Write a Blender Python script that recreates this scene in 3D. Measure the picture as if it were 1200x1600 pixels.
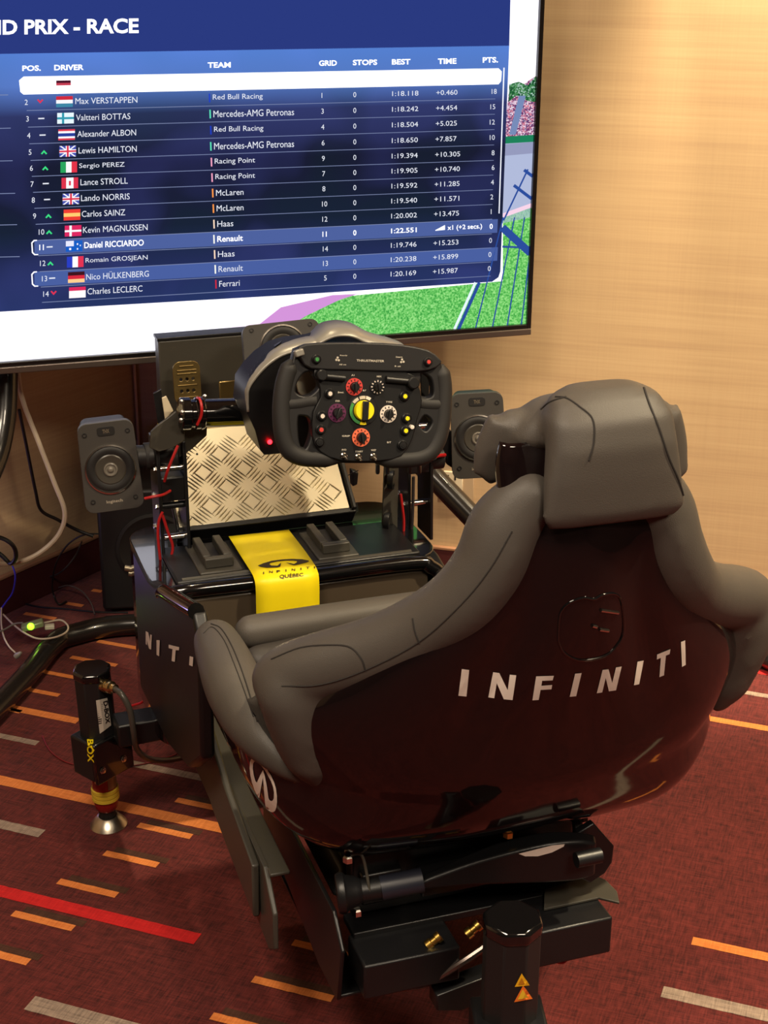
import bpy, bmesh, math, random
from mathutils import Vector, Matrix, noise
from mathutils.bvhtree import BVHTree
from mathutils.geometry import tessellate_polygon
for o in list(bpy.data.objects): bpy.data.objects.remove(o)
random.seed(7)
SC = bpy.context.scene; COL = SC.collection
R_ = math.radians
# ------------------------------------------------------------------ camera
FPX = 2400.0; PITCH = R_(21.3); ROLL = R_(.4); CAM = Vector((0, 0, 1.6))
cF = Vector((0, math.cos(PITCH), -math.sin(PITCH))); _U = Vector((0, math.sin(PITCH), math.cos(PITCH))); _R = Vector((1, 0, 0))
cR = _R*math.cos(ROLL)+_U*math.sin(ROLL); cU = _U*math.cos(ROLL)-_R*math.sin(ROLL)
cam = bpy.data.cameras.new('camera'); co = bpy.data.objects.new('camera', cam); COL.objects.link(co)
co.matrix_world = Matrix(((cR.x, cU.x, -cF.x, CAM.x), (cR.y, cU.y, -cF.y, CAM.y), (cR.z, cU.z, -cF.z, CAM.z), (0, 0, 0, 1)))
cam.sensor_fit = 'VERTICAL'; cam.sensor_height = 36; cam.sensor_width = 27; cam.lens = FPX/1600*36
cam.clip_start = .05
cam.dof.use_dof = False
SC.camera = co
# ------------------------------------------------------------------ world, lights, exposure
w = bpy.data.worlds.new('world'); SC.world = w; w.use_nodes = True
w.node_tree.nodes['Background'].inputs[0].default_value = (.9, .7, .5, 1); w.node_tree.nodes['Background'].inputs[1].default_value = .02
SC.view_settings.view_transform = 'Standard'; SC.view_settings.look = 'None'; SC.view_settings.exposure = 0; SC.view_settings.gamma = 1
SC.view_settings.use_curve_mapping = False
def spot(loc, target, power, size, blend, col=(1, .72, .42), radius=.04):
    l = bpy.data.lights.new('downlight_beam', 'SPOT'); l.energy = power; l.spot_size = R_(size); l.spot_blend = blend; l.color = col; l.shadow_soft_size = radius
    o = bpy.data.objects.new('downlight_beam', l); COL.objects.link(o); o.location = loc
    o.rotation_euler = (Vector(target)-Vector(loc)).to_track_quat('-Z', 'Y').to_euler()
    return o
def area(loc, target, power, sx, sy, col):
    l = bpy.data.lights.new('ceiling_fill_light', 'AREA'); l.energy = power; l.shape = 'RECTANGLE'; l.size = sx; l.size_y = sy; l.color = col  # soft fill added overhead; no panel fitting is known there
    o = bpy.data.objects.new('ceiling_fill_light', l); COL.objects.link(o); o.location = loc
    o.rotation_euler = (Vector(target)-Vector(loc)).to_track_quat('-Z', 'Y').to_euler()
    return o
CEIL = 2.75
WARM = (1, .82, .54)
spot((1.02, 2.98, CEIL-.02), (1.0, 3.33, 1.5), 660, 44, .7, WARM, .02)
spot((.45, 3.2, CEIL-.02), (.395, 3.52, 1.3), 190, 24, .5, WARM, .015)
spot((1.5, 1.7, CEIL-.02), (1.0, 2.2, 0), 520, 88, .9, WARM, .06)
spot((-.35, 2.75, CEIL-.02), (-.22, 2.35, .4), 60, 62, .7, WARM, .06)
area((-.7, .6, CEIL-.03), (-.7, .6, 0), 62, .7, .7, (1, .84, .64))
area((1.2, -.2, CEIL-.03), (1.2, -.2, 0), 60, .7, .7, (1, .84, .64))
led = bpy.data.lights.new('blue_led_glow', 'POINT'); led.energy = .4; led.color = (.35, .3, 1); led.shadow_soft_size = .03
o = bpy.data.objects.new('blue_led_glow', led); COL.objects.link(o); o.location = (-1.0, 3.12, .22)
# ------------------------------------------------------------------ frames: world, rig, seat
I4 = Matrix.Identity(4)
A = R_(19); RIG = Matrix.Translation((-.036, 2.38, 0)) @ Matrix.Rotation(A, 4, 'Z')
SEAT = RIG @ Matrix.Translation((.03, -.75, 0))
def ray(x, y): return (cF+cR*((x-600)/FPX)-cU*((y-800)/FPX))
def at(x, y, M, ax, v):
    """point of frame M where the line of sight through a photo pixel meets the plane <axis ax> = v"""
    Mi = M.inverted(); o = Mi @ CAM; d = Mi.to_3x3() @ ray(x, y)
    t = (v-o[ax])/d[ax]
    return o+d*t
# ------------------------------------------------------------------ materials
def lin(c):
    r = [(v/255) for v in c]; return tuple((v/12.92 if v <= .04045 else ((v+.055)/1.055)**2.4) for v in r)+(1,)
def mat(name, col, rough=.5, metal=0, emit=None, es=0, coat=0, bump=0, bscale=200, var=0, spec=.5, sheen=0):
    m = bpy.data.materials.new(name); m.use_nodes = True; nt = m.node_tree; b = nt.nodes['Principled BSDF']
    c = lin(col); b.inputs['Base Color'].default_value = c; b.inputs['Roughness'].default_value = rough; b.inputs['Metallic'].default_value = metal
    b.inputs['Specular IOR Level'].default_value = spec
    if coat: b.inputs['Coat Weight'].default_value = coat; b.inputs['Coat Roughness'].default_value = .03
    if sheen: b.inputs['Sheen Weight'].default_value = sheen
    if emit: b.inputs['Emission Color'].default_value = lin(emit); b.inputs['Emission Strength'].default_value = es
    if bump or var:
        tc = nt.nodes.new('ShaderNodeTexCoord'); nz = nt.nodes.new('ShaderNodeTexNoise'); nz.inputs['Scale'].default_value = bscale; nz.inputs['Detail'].default_value = 4
        nt.links.new(tc.outputs['Object'], nz.inputs['Vector'])
        if bump:
            bp = nt.nodes.new('ShaderNodeBump'); bp.inputs['Strength'].default_value = bump; bp.inputs['Distance'].default_value = .001
            nt.links.new(nz.outputs['Fac'], bp.inputs['Height']); nt.links.new(bp.outputs['Normal'], b.inputs['Normal'])
        if var:
            n2 = nt.nodes.new('ShaderNodeTexNoise'); n2.inputs['Scale'].default_value = 9; n2.inputs['Detail'].default_value = 5
            nt.links.new(tc.outputs['Object'], n2.inputs['Vector'])
            mx = nt.nodes.new('ShaderNodeMixRGB'); mx.inputs[1].default_value = tuple(v*(1-var) for v in c[:3])+(1,); mx.inputs[2].default_value = tuple(min(1, v*(1+var)) for v in c[:3])+(1,)
            nt.links.new(n2.outputs['Fac'], mx.inputs[0]); nt.links.new(mx.outputs[0], b.inputs['Base Color'])
    return m
def emis(name, col, s=1.0):
    m = bpy.data.materials.new(name); m.use_nodes = True; nt = m.node_tree; nt.nodes.clear()
    e = nt.nodes.new('ShaderNodeEmission'); o = nt.nodes.new('ShaderNodeOutputMaterial'); e.inputs[0].default_value = lin(col); e.inputs[1].default_value = s
    nt.links.new(e.outputs[0], o.inputs[0]); return m
leather = mat('grey_leatherette', (76, 71, 66), .5, bump=.35, bscale=900, var=.1, spec=.4)
leather_d = mat('dark_leatherette', (52, 48, 46), .5, bump=.3, bscale=900, spec=.4)
thread = mat('stitching', (36, 32, 30), .8)
gloss = mat('black_gloss_shell', (19, 12, 13), .07, spec=.6)
glossb = mat('black_gloss', (12, 12, 13), .12, coat=.8)
satin = mat('black_powder_coat', (20, 20, 22), .38, bump=.15, bscale=700)
satin_g = mat('grey_black_coat', (66, 63, 56), .42, bump=.15, bscale=700)
plastic = mat('black_plastic', (26, 25, 26), .5)
rubber = mat('black_rubber_grip', (30, 28, 28), .62, bump=.2, bscale=1200)
charcoal = mat('charcoal_plastic', (62, 59, 56), .45)
cone = mat('speaker_cone', (62, 58, 52), .35)
surround = mat('speaker_surround', (24, 22, 22), .55)
chrome = mat('chrome', (215, 210, 200), .18, 1)
alu = mat('aluminium_tread', (232, 222, 196), .34, .85, var=.12)
brushed = mat('brushed_aluminium', (205, 196, 178), .3, 1)
brass = mat('yellow_zinc', (215, 180, 95), .3, 1)
redanod = mat('red_anodised', (150, 34, 32), .35, .15)
yellow = mat('yellow_vinyl', (252, 228, 20), .45)
orange = mat('orange_enamel', (235, 110, 75), .5)
redp = mat('red_enamel', (205, 62, 58), .5)
purple = mat('purple_enamel', (92, 30, 74), .5)
white = mat('white_print', (228, 215, 205), .5)
cream = mat('cream_plastic', (212, 198, 170), .5)
green = mat('green_enamel', (60, 140, 70), .5)
redcable = mat('red_cable', (175, 28, 30), .4)
blackcable = mat('black_cable', (16, 15, 17), .45)
whitecable = mat('white_cable', (205, 190, 168), .45)
greycable = mat('grey_cable', (118, 108, 104), .4)
bluecable = mat('blue_cable', (70, 62, 200), .4)
silver = mat('silver_plastic', (150, 146, 138), .38, .35)
label_w = mat('label_white', (200, 192, 178), .5)
# ------------------------------------------------------------------ mesh helpers
class MB:
    def __init__(s): s.v = []; s.f = []; s.m = []; s.k = 0
    def add(s, vs, fs, mi=None):
        n = len(s.v); s.v += [Vector(q) for q in vs]; s.f += [tuple(i+n for i in f) for f in fs]; s.m += [s.k if mi is None else mi]*len(fs); return s
    def box(s, c, d, M=None, top=1.0):
        x, y, z = (q/2 for q in d); c = Vector(c)
        vs = [Vector((sx*x*(top if sz > 0 else 1), sy*y*(top if sz > 0 else 1), sz*z)) for sz in (-1, 1) for sy in (-1, 1) for sx in (-1, 1)]
        if M: vs = [M @ q for q in vs]
        return s.add([q+c for q in vs], [(0, 2, 3, 1), (4, 5, 7, 6), (0, 1, 5, 4), (2, 6, 7, 3), (0, 4, 6, 2), (1, 3, 7, 5)])
    def tube(s, path, r, n=12, cap=True, ry=None, up=(0, 0, 1)):
        P = [Vector(q) for q in path]; rr = r if isinstance(r, (list, tuple)) else [r]*len(P); r2 = rr if ry is None else (ry if isinstance(ry, (list, tuple)) else [ry]*len(P))
        vs = []; prev = None
        for i, q in enumerate(P):
            t = (P[min(i+1, len(P)-1)]-P[max(i-1, 0)]).normalized()
            if prev is None:
                u = Vector(up)
                if abs(t.dot(u)) > .95: u = Vector((1, 0, 0))
                a = t.cross(u).normalized()
            else:
                a = prev-t*prev.dot(t)
                a = a.normalized() if a.length > 1e-6 else t.orthogonal().normalized()
            prev = a; b = a.cross(t)
            for k in range(n):
                th = 2*math.pi*k/n; vs.append(q+a*math.cos(th)*rr[i]+b*math.sin(th)*r2[i])
        fs = [(i*n+k, i*n+(k+1) % n, (i+1)*n+(k+1) % n, (i+1)*n+k) for i in range(len(P)-1) for k in range(n)]
        if cap: fs += [tuple(range(n))[::-1], tuple((len(P)-1)*n+k for k in range(n))]
        return s.add(vs, fs)
    def lathe(s, prof, M=None, n=32, cap=True):
        """prof: (radius, height) pairs round the local z axis of M"""
        M = M or I4; vs = []
        for r, h in prof:
            for k in range(n):
                th = 2*math.pi*k/n; vs.append(M @ Vector((r*math.cos(th), r*math.sin(th), h)))
        fs = [(i*n+k, i*n+(k+1) % n, (i+1)*n+(k+1) % n, (i+1)*n+k) for i in range(len(prof)-1) for k in range(n)]
        if cap:
            fs += [tuple(range(n))[::-1], tuple((len(prof)-1)*n+k for k in range(n))]
        return s.add(vs, fs)
    def prism(s, poly, fn, d0, d1):
        """poly (p, q) list; fn(p, q, d) -> point"""
        n = len(poly); vs = [fn(p, q, d0) for p, q in poly]+[fn(p, q, d1) for p, q in poly]
        tri = tessellate_polygon([[Vector((p, q, 0)) for p, q in poly]])
        fs = [tuple(t) for t in tri]+[tuple(i+n for i in t[::-1]) for t in tri]+[(i, (i+1) % n, (i+1) % n+n, i+n) for i in range(n)]
        return s.add(vs, fs)
    def build(s, name, m, parent=None, M=I4, bev=0, smooth=True, seg=2, recalc=True, ang=35):
        me = bpy.data.meshes.new(name)
        W = M
        if parent is not None: W = WM[parent.name].inverted() @ M
        me.from_pydata([W @ q for q in s.v], [], s.f)
        for mm in (m if isinstance(m, (list, tuple)) else [m]): me.materials.append(mm)
        for p, i in zip(me.polygons, s.m): p.material_index = i
        if recalc:
            b = bmesh.new(); b.from_mesh(me)
            bmesh.ops.remove_doubles(b, verts=b.verts, dist=1e-6); bmesh.ops.recalc_face_normals(b, faces=b.faces); b.to_mesh(me); b.free()
        if smooth:
            for p in me.polygons: p.use_smooth = True
            me.set_sharp_from_angle(angle=R_(ang))
        me.update()
        o = bpy.data.objects.new(name, me); COL.objects.link(o)
        if parent is not None: o.parent = parent; WM[o.name] = WM[parent.name]
        else: WM[o.name] = I4
        if bev:
            md = o.modifiers.new('bevel', 'BEVEL'); md.width = bev; md.segments = seg; md.limit_method = 'ANGLE'; md.angle_limit = R_(40); md.harden_normals = False
        return o
WM = {}
def tag(o, label=None, cat=None, group=None, kind=None):
    if label: o['label'] = label
    if cat: o['category'] = cat
    if group: o['group'] = group
    if kind: o['kind'] = kind
    return o
def thing(name, label, cat, M, group=None):
    o = bpy.data.objects.new(name, None); COL.objects.link(o); o.matrix_world = M; o.empty_display_size = .05; WM[o.name] = M.copy()
    return tag(o, label, cat, group)
def T(x, y, z): return Matrix.Translation((x, y, z))
def cat(pts, n=6):
    """Catmull-Rom through points of any dimension"""
    P = [list(q) for q in pts]; P = [[2*a-b for a, b in zip(P[0], P[1])]]+P+[[2*a-b for a, b in zip(P[-1], P[-2])]]; out = []
    for i in range(1, len(P)-2):
        for k in range(n):
            t = k/n; out.append([.5*((2*b)+(-a+c)*t+(2*a-5*b+4*c-d)*t*t+(-a+3*b-3*c+d)*t**3) for a, b, c, d in zip(P[i-1], P[i], P[i+1], P[i+2])])
    out.append(P[-2]); return out
def axis_z_to(p, q):
    d = (Vector(q)-Vector(p)); return Matrix.Translation(p) @ d.to_track_quat('Z', 'Y').to_matrix().to_4x4()
def roundrect(w, h, r, n=5, cx=0, cy=0):
    out = []
    for sx, sy, a0 in ((1, 1, 0), (-1, 1, 90), (-1, -1, 180), (1, -1, 270)):
        for k in range(n+1):
            a = R_(a0+90*k/n); out.append((cx+sx*(w/2-r)+r*math.cos(a), cy+sy*(h/2-r)+r*math.sin(a)))
    return out
def bake(o):
    dg = bpy.context.evaluated_depsgraph_get(); me = bpy.data.meshes.new_from_object(o.evaluated_get(dg)); o.modifiers.clear(); old = o.data; o.data = me
    for p in me.polygons: p.use_smooth = True
    return o
def bvh(*obs):
    vs = []; fs = []
    for o in obs:
        n = len(vs); M = WM[o.name]; vs += [M @ v.co for v in o.data.vertices]; fs += [tuple(i+n for i in p.vertices) for p in o.data.polygons]
    return BVHTree.FromPolygons(vs, fs)
def hit(bv, x, y, off=.0012):
    d = ray(x, y).normalized(); loc, nor, i, dist = bv.ray_cast(CAM, d)
    if loc is None: return None
    if nor.dot(d) > 0: nor = -nor
    return loc+nor*off
def decal(name, polys, surf, m, parent, cuts=2, off=.0012):
    """flat print: polygons traced in photo pixels laid on a real surface"""
    b = bmesh.new()
    for poly in polys:
        V3 = [Vector((p[0], p[1], 0)) for p in poly]; vv = [b.verts.new(q) for q in V3]
        for t in tessellate_polygon([V3]):
            try: b.faces.new([vv[i] for i in t])
            except Exception: pass
    if cuts: bmesh.ops.subdivide_edges(b, edges=b.edges, cuts=cuts, use_grid_fill=True)
    inv = WM[parent.name].inverted(); dead = []
    for v in b.verts:
        h = surf(v.co.x, v.co.y, off)
        if h is None: dead.append(v)
        else: v.co = inv @ h
    bmesh.ops.delete(b, geom=dead, context='VERTS')
    me = bpy.data.meshes.new(name); b.to_mesh(me); b.free(); me.materials.append(m)
    o = bpy.data.objects.new(name, me); COL.objects.link(o); o.parent = parent; WM[o.name] = WM[parent.name]
    return o
_tc = {}
def text_geo(s, bold=0, space=1.0):
    bold = min(bold, .03)
    k = (s, bold, space)
    if k not in _tc:
        c = bpy.data.curves.new('t', 'FONT'); c.body = s; c.size = 1; c.offset = bold; c.space_character = space; c.resolution_u = 3
        o = bpy.data.objects.new('t', c); COL.objects.link(o)
        dg = bpy.context.evaluated_depsgraph_get(); me = bpy.data.meshes.new_from_object(o.evaluated_get(dg))
        vs = [(v.co.x, v.co.y) for v in me.vertices]; fs = [tuple(p.vertices) for p in me.polygons]
        bpy.data.objects.remove(o); bpy.data.curves.remove(c); bpy.data.meshes.remove(me)
        _tc[k] = (vs, fs)
    return _tc[k]
def text_on(mb, s, fn, bold=0, mi=None, space=1.0, norm=True):
    """append text to mb; fn(u, v) maps the unit box of the lettering (or em units) to a point"""
    vs, fs = text_geo(s, bold, space)
    if not vs: return
    if norm:
        x0 = min(v[0] for v in vs); x1 = max(v[0] for v in vs); y0 = min(v[1] for v in vs); y1 = max(v[1] for v in vs)
        pts = [fn((x-x0)/(x1-x0), (y-y0)/max(1e-6, y1-y0)) for x, y in vs]
    else: pts = [fn(x, y) for x, y in vs]
    mb.add(pts, fs, mi)
def quadmap(tl, tr, br, bl):
    def g(u, v):
        a = [tl[i]*(1-u)+tr[i]*u for i in (0, 1)]; b = [bl[i]*(1-u)+br[i]*u for i in (0, 1)]
        return (a[0]*v+b[0]*(1-v), a[1]*v+b[1]*(1-v))
    return g
def surf_text(name, s, quad, surf, m, parent, bold=0, space=1.0):
    g = quadmap(*quad); mb = MB()
    def fn(u, v):
        h = surf(*g(u, v), .0012); return h if h is not None else Vector((0, 0, -9))
    text_on(mb, s, fn, bold, space=space)
    bad = [i for i, v in enumerate(mb.v) if v.z < -1]
    if bad:
        print('text misses', name, s, len(bad)); B = set(bad); keep = [i for i in range(len(mb.v)) if i not in B]; ix = {o: n for n, o in enumerate(keep)}
        mb.f = [tuple(ix[i] for i in f) for f in mb.f if not any(i in B for i in f)]; mb.v = [mb.v[i] for i in keep]; mb.m = [0]*len(mb.f)
    return mb.build(name, m, parent, recalc=False, smooth=False)
# ================================================================== ROOM
def ramp(nt, fac, stops):
    r = nt.nodes.new('ShaderNodeValToRGB'); e = r.color_ramp.elements
    while len(e) < len(stops): e.new(.5)
    for q, (p, c) in zip(e, stops): q.position = p; q.color = c
    nt.links.new(fac, r.inputs[0]); return r
def wall_mat():
    m = bpy.data.materials.new('strie_wallpaper'); m.use_nodes = True; nt = m.node_tree; b = nt.nodes['Principled BSDF']; b.inputs['Roughness'].default_value = .55
    b.inputs['Specular IOR Level'].default_value = .3
    tc = nt.nodes.new('ShaderNodeTexCoord'); out = []
    for sc, det in (((2.5, 2.5, 160), 4), ((1.2, 1.2, 26), 3), ((220, 220, 3), 2)):
        mp = nt.nodes.new('ShaderNodeMapping'); mp.inputs['Scale'].default_value = sc; nt.links.new(tc.outputs['Object'], mp.inputs[0])
        n = nt.nodes.new('ShaderNodeTexNoise'); n.inputs['Scale'].default_value = 1; n.inputs['Detail'].default_value = det; nt.links.new(mp.outputs[0], n.inputs['Vector']); out.append(n.outputs['Fac'])
    a = nt.nodes.new('ShaderNodeMath'); a.operation = 'ADD'; nt.links.new(out[0], a.inputs[0]); nt.links.new(out[1], a.inputs[1])
    a2 = nt.nodes.new('ShaderNodeMath'); a2.operation = 'MULTIPLY_ADD'; a2.inputs[1].default_value = .35; nt.links.new(out[2], a2.inputs[0]); nt.links.new(a.outputs[0], a2.inputs[2])
    mu = nt.nodes.new('ShaderNodeMath'); mu.operation = 'MULTIPLY'; mu.inputs[1].default_value = .42; nt.links.new(a2.outputs[0], mu.inputs[0])
    r = ramp(nt, mu.outputs[0], [(.3, lin((172, 143, 112))), (.5, lin((184, 156, 121))), (.7, lin((193, 166, 130)))])
    nt.links.new(r.outputs[0], b.inputs['Base Color'])
    bp = nt.nodes.new('ShaderNodeBump'); bp.inputs['Strength'].default_value = .12; bp.inputs['Distance'].default_value = .001
    nt.links.new(mu.outputs[0], bp.inputs['Height']); nt.links.new(bp.outputs['Normal'], b.inputs['Normal'])
    return m
def carpet_mat(name, base, hi, amount=1.0, rough_scale=1.0):
    m = bpy.data.materials.new(name); m.use_nodes = True; nt = m.node_tree; b = nt.nodes['Principled BSDF']; b.inputs['Roughness'].default_value = .95
    b.inputs['Specular IOR Level'].default_value = .1; b.inputs['Sheen Weight'].default_value = .15
    tc = nt.nodes.new('ShaderNodeTexCoord'); outs = []
    for rot, sc, det in ((20, (14, 420, 1), 3), (20, (330, 26, 1), 3), (20, (9, 7, 1), 4), (0, (900, 900, 1), 1), (20, (40, 90, 1), 4)):
        mp = nt.nodes.new('ShaderNodeMapping'); mp.vector_type = 'POINT'; mp.inputs['Rotation'].default_value = (0, 0, R_(rot)); mp.inputs['Scale'].default_value = (1, 1, 1)
        nt.links.new(tc.outputs['Object'], mp.inputs[0])
        m2 = nt.nodes.new('ShaderNodeMapping'); m2.inputs['Scale'].default_value = sc; nt.links.new(mp.outputs[0], m2.inputs[0])
        n = nt.nodes.new('ShaderNodeTexNoise'); n.inputs['Scale'].default_value = 1; n.inputs['Detail'].default_value = det; nt.links.new(m2.outputs[0], n.inputs['Vector']); outs.append(n.outputs['Fac'])
    def add(x, y, k=1.0):
        q = nt.nodes.new('ShaderNodeMath'); q.operation = 'MULTIPLY_ADD'; q.inputs[1].default_value = k; nt.links.new(y, q.inputs[0])
        if isinstance(x, float): q.inputs[2].default_value = x
        else: nt.links.new(x, q.inputs[2])
        return q.outputs[0]
    s = add(0.0, outs[0], .25); s = add(s, outs[1], .3); s = add(s, outs[2], .12); s = add(s, outs[3], .13); s = add(s, outs[4], .2)
    r = ramp(nt, s, [(.5-.12*amount, base), (.5+.10*amount, hi)])
    nt.links.new(r.outputs[0], b.inputs['Base Color'])
    bp = nt.nodes.new('ShaderNodeBump'); bp.inputs['Strength'].default_value = .6; bp.inputs['Distance'].default_value = .003
    nt.links.new(s, bp.inputs['Height']); nt.links.new(bp.outputs['Normal'], b.inputs['Normal'])
    return m
wallm = wall_mat()
carpet = carpet_mat('carpet_maroon', lin((48, 17, 17)), lin((112, 44, 40)))
c_or = carpet_mat('carpet_orange', lin((190, 100, 44)), lin((232, 142, 74)), 1.2)
c_red = carpet_mat('carpet_red', lin((170, 20, 24)), lin((215, 38, 38)), 1.2)
c_gr = carpet_mat('carpet_grey', lin((98, 84, 76)), lin((172, 150, 132)), 1.2)
c_br = carpet_mat('carpet_brown', lin((52, 28, 20)), lin((84, 52, 38)), 1.2)
basem = mat('maroon_baseboard', (70, 24, 24), .6, bump=.3, bscale=500)
capm = mat('baseboard_cap', (150, 110, 84), .5)
ceilm = mat('ceiling_paint', (205, 190, 168), .8)
C0 = Vector((-.645, 3.826, 0)); R1 = Vector((2.75, 2.93, 0)); L1 = Vector((-3.0, .36, 0)); B0 = Vector((-3.0, -3, 0)); B1 = Vector((2.75, -3, 0))
def floor_pt(x, y, z=.0008): 
    return at(x, y, I4, 2, z)
fl = MB(); pg = [B0, B1, R1, C0, L1]
fl.prism([(p.x, p.y) for p in pg], lambda p, q, d: Vector((p, q, d)), -.05, 0)
SD = Vector((math.cos(R_(-20)), math.sin(R_(-20)), 0)); SN = Vector((-SD.y, SD.x, 0))
def stripe(x0, y0, x1, y1, wd, mi, shade=False, ext0=0, ext1=0):
    a = floor_pt(x0, y0); b = floor_pt(x1, y1); mid = (a+b)/2; L = (b-a).dot(SD)/2
    fl.k = mi; lo = -L-ext0; hi = L+ext1; n = max(6, int((hi-lo)/.012)); vs = []
    for i in range(n+1):
        s = lo+(hi-lo)*i/n
        for sg in (-1, 1):
            j = noise.noise(Vector((s*90+x0, sg*5.0, y0)))*.0012
            vs.append(mid+SD*s+SN*(sg*wd/2+j))
    fl.add(vs, [(2*i, 2*i+2, 2*i+3, 2*i+1) for i in range(n)])
    if shade:
        fl.k = 4; off = SN*(wd*1.0)+SD*.012; m2 = mid+off-Vector((0, 0, .0002)); vs = []
        for i in range(n+1):
            s = lo+(hi-lo)*i/n
            for sg in (-1, 1): vs.append(m2+SD*s+SN*(sg*wd*.5))
        fl.add(vs, [(2*i, 2*i+2, 2*i+3, 2*i+1) for i in range(n)])
OR, RE, GR = 1, 2, 3
stripe(0, 1219, 367, 1298, .030, OR, ext0=.6, ext1=.05)
for q in ((275, 1250, 347, 1264), (215, 1290, 300, 1306), (163, 1333, 247, 1351), (90, 1378, 184, 1397), (19, 1428, 116, 1449), (-70, 1475, 46, 1502), (458, 1472, 560, 1497),
          (395, 1530, 520, 1560), (330, 1588, 470, 1622)):
    stripe(*q, .017, OR, True)
for q in ((152, 1002, 225, 1014), (110, 1027, 183, 1039), (62, 1049, 135, 1061), (20, 1073, 93, 1086), (37, 959, 88, 966), (105, 942, 129, 947), (145, 921, 158, 925), (190, 984, 240, 992), (-40, 1099, 34, 1111), (640, 980, 700, 992)):
    stripe(*q, .015, OR, False)
stripe(0, 1103, 123, 1126, .024, OR, ext0=.5, ext1=.0)
stripe(0, 1391, 308, 1468, .030, RE, ext0=.4)
stripe(222, 1139, 292, 1153, .026, RE, ext1=.5)
stripe(1060, 1157, 1098, 1163, .02, RE)
stripe(1176, 1047, 1260, 1062, .022, RE)
stripe(0, 1151, 60, 1160, .018, GR, ext0=.2)
stripe(0, 1288, 66, 1302, .026, GR, ext0=.3)
stripe(190, 1191, 337, 1218, .022, GR)
stripe(45, 1568, 260, 1622, .034, GR)
stripe(1140, 1076, 1240, 1096, .018, GR)
stripe(1035, 1548, 1200, 1588, .028, GR, ext1=.3)
stripe(1092, 1119, 1200, 1139, .022, OR, ext1=.4)
stripe(1082, 1468, 1200, 1497, .022, OR, ext1=.1)
random.seed(3)
fl.k = 0
floor = tag(fl.build('floor', [carpet, c_or, c_red, c_gr, c_br], recalc=False, smooth=False), kind='structure')
def wall(name, a, b, h=CEIL, mt=wallm, th=.08):
    d = (b-a); L = d.length; M = Matrix.Translation(a) @ Matrix.Rotation(math.atan2(d.y, d.x), 4, 'Z')
    o = MB().box((L/2, th/2, h/2), (L, th, h)).build(name, mt, None, I4, smooth=False); o.matrix_world = M; WM[o.name] = M
    return tag(o, kind='structure'), M, L
wr, MR, LR = wall('wall_right', C0, R1); wl, MLw, LL = wall('wall_left', L1, C0)
def struct(mb, name, m, M=I4, **k): 
    o = mb.build(name, m, None, I4, **k); o.matrix_world = M; WM[o.name] = M; return tag(o, kind='structure')
darkw = mat('dark_unseen_wall', (62, 42, 32), .5, var=.2)  # unseen walls coloured dark so the glossy seat shell reflects less
wall('wall_back', B1, B0, mt=darkw); wall('wall_side', B0, L1, mt=darkw); wall('wall_east', R1, B1, mt=darkw)
struct(MB().prism([(p.x, p.y) for p in pg], lambda p, q, d: Vector((p, q, d)), CEIL, CEIL+.05), 'ceiling', ceilm, smooth=False)
for nm, M, L in (('baseboard_right', MR, LR), ('baseboard_left', MLw, LL)):
    mb = MB().box((L/2, -.006, .046), (L, .012, .092)); mb.k = 1; mb.box((L/2, -.007, .096), (L, .014, .008))
    struct(mb, nm, [basem, capm], M, bev=.002)
struct(MB().box((.0, 0, 1.42), (.006, .010, 2.64), Matrix.Rotation(R_(20), 3, 'Z')), 'trim_1', mat('corner_seam', (214, 182, 150), .6), T(C0.x+.0, C0.y-.012, 0), bev=.001)
# ceiling lamps (real fittings where the beams start)
lamp_emit = mat('lamp_glass', (255, 240, 210), .3, emit=(255, 215, 160), es=6)
for i, (x, y, wh) in enumerate(((1.02, 2.98, 'above the wall right of the television'), (.45, 3.2, 'above the right edge of the television'), (1.5, 1.7, 'above the carpet right of the racing seat'), (-.35, 2.75, 'above the pedal box'))):
    t = thing('recessed_downlight', 'small round recessed ceiling downlight '+wh, 'ceiling light', T(x, y, CEIL-.012), 'recessed ceiling downlights')
    MB().lathe([(.05, .011), (.062, .008), (.062, .0), (.05, -.002), (.045, .006)], T(x, y, CEIL-.012)).build('trim_ring', white, t)
# ================================================================== TELEVISION
TVR = at(829, 513, I4, 1, 3.35)          # lower right outer corner
TV0 = Matrix.Translation(TVR) @ Matrix.Rotation(R_(90-72.7), 4, 'Z')     # x right, y away, z up; origin = lower right corner
TW, TH = 1.47, .845
TVB = TV0 @ T(-TW/2, .03, 0)
tv = thing('television', 'large flat television with thin black bezel showing a race results table', 'television', TVB)
def bez(mb, w, h, t, y0, y1):
    for c, d in (((-t/2, (y0+y1)/2, h/2), (t, y1-y0, h)), ((-w+t/2, (y0+y1)/2, h/2), (t, y1-y0, h)), ((-w/2, (y0+y1)/2, h-t/2), (w-2*t, y1-y0, t)), ((-w/2, (y0+y1)/2, t/2), (w-2*t, y1-y0, t))): mb.box(c, d)
    return mb
bez(MB(), TW, TH, .010, -.004, .02).build('bezel', mat('tv_bezel', (24, 20, 20), .3), tv, TV0, bev=.0015)
MB().box((-TW/2, .001, -.006), (TW-.002, .018, .014)).build('lower_trim', mat('tv_trim', (108, 98, 92), .3, .6), tv, TV0, bev=.002)
MB().box((-TW/2, .035, TH/2), (TW-.01, .03, TH-.02)).box((-TW/2, .06, TH*.42), (TW*.7, .04, TH*.55)).build('back_cover', plastic, tv, TV0, bev=.006)
MB().box((-.33, .0, -.018), (.012, .008, .012)).build('sensor', plastic, tv, TV0, bev=.002)
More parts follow.
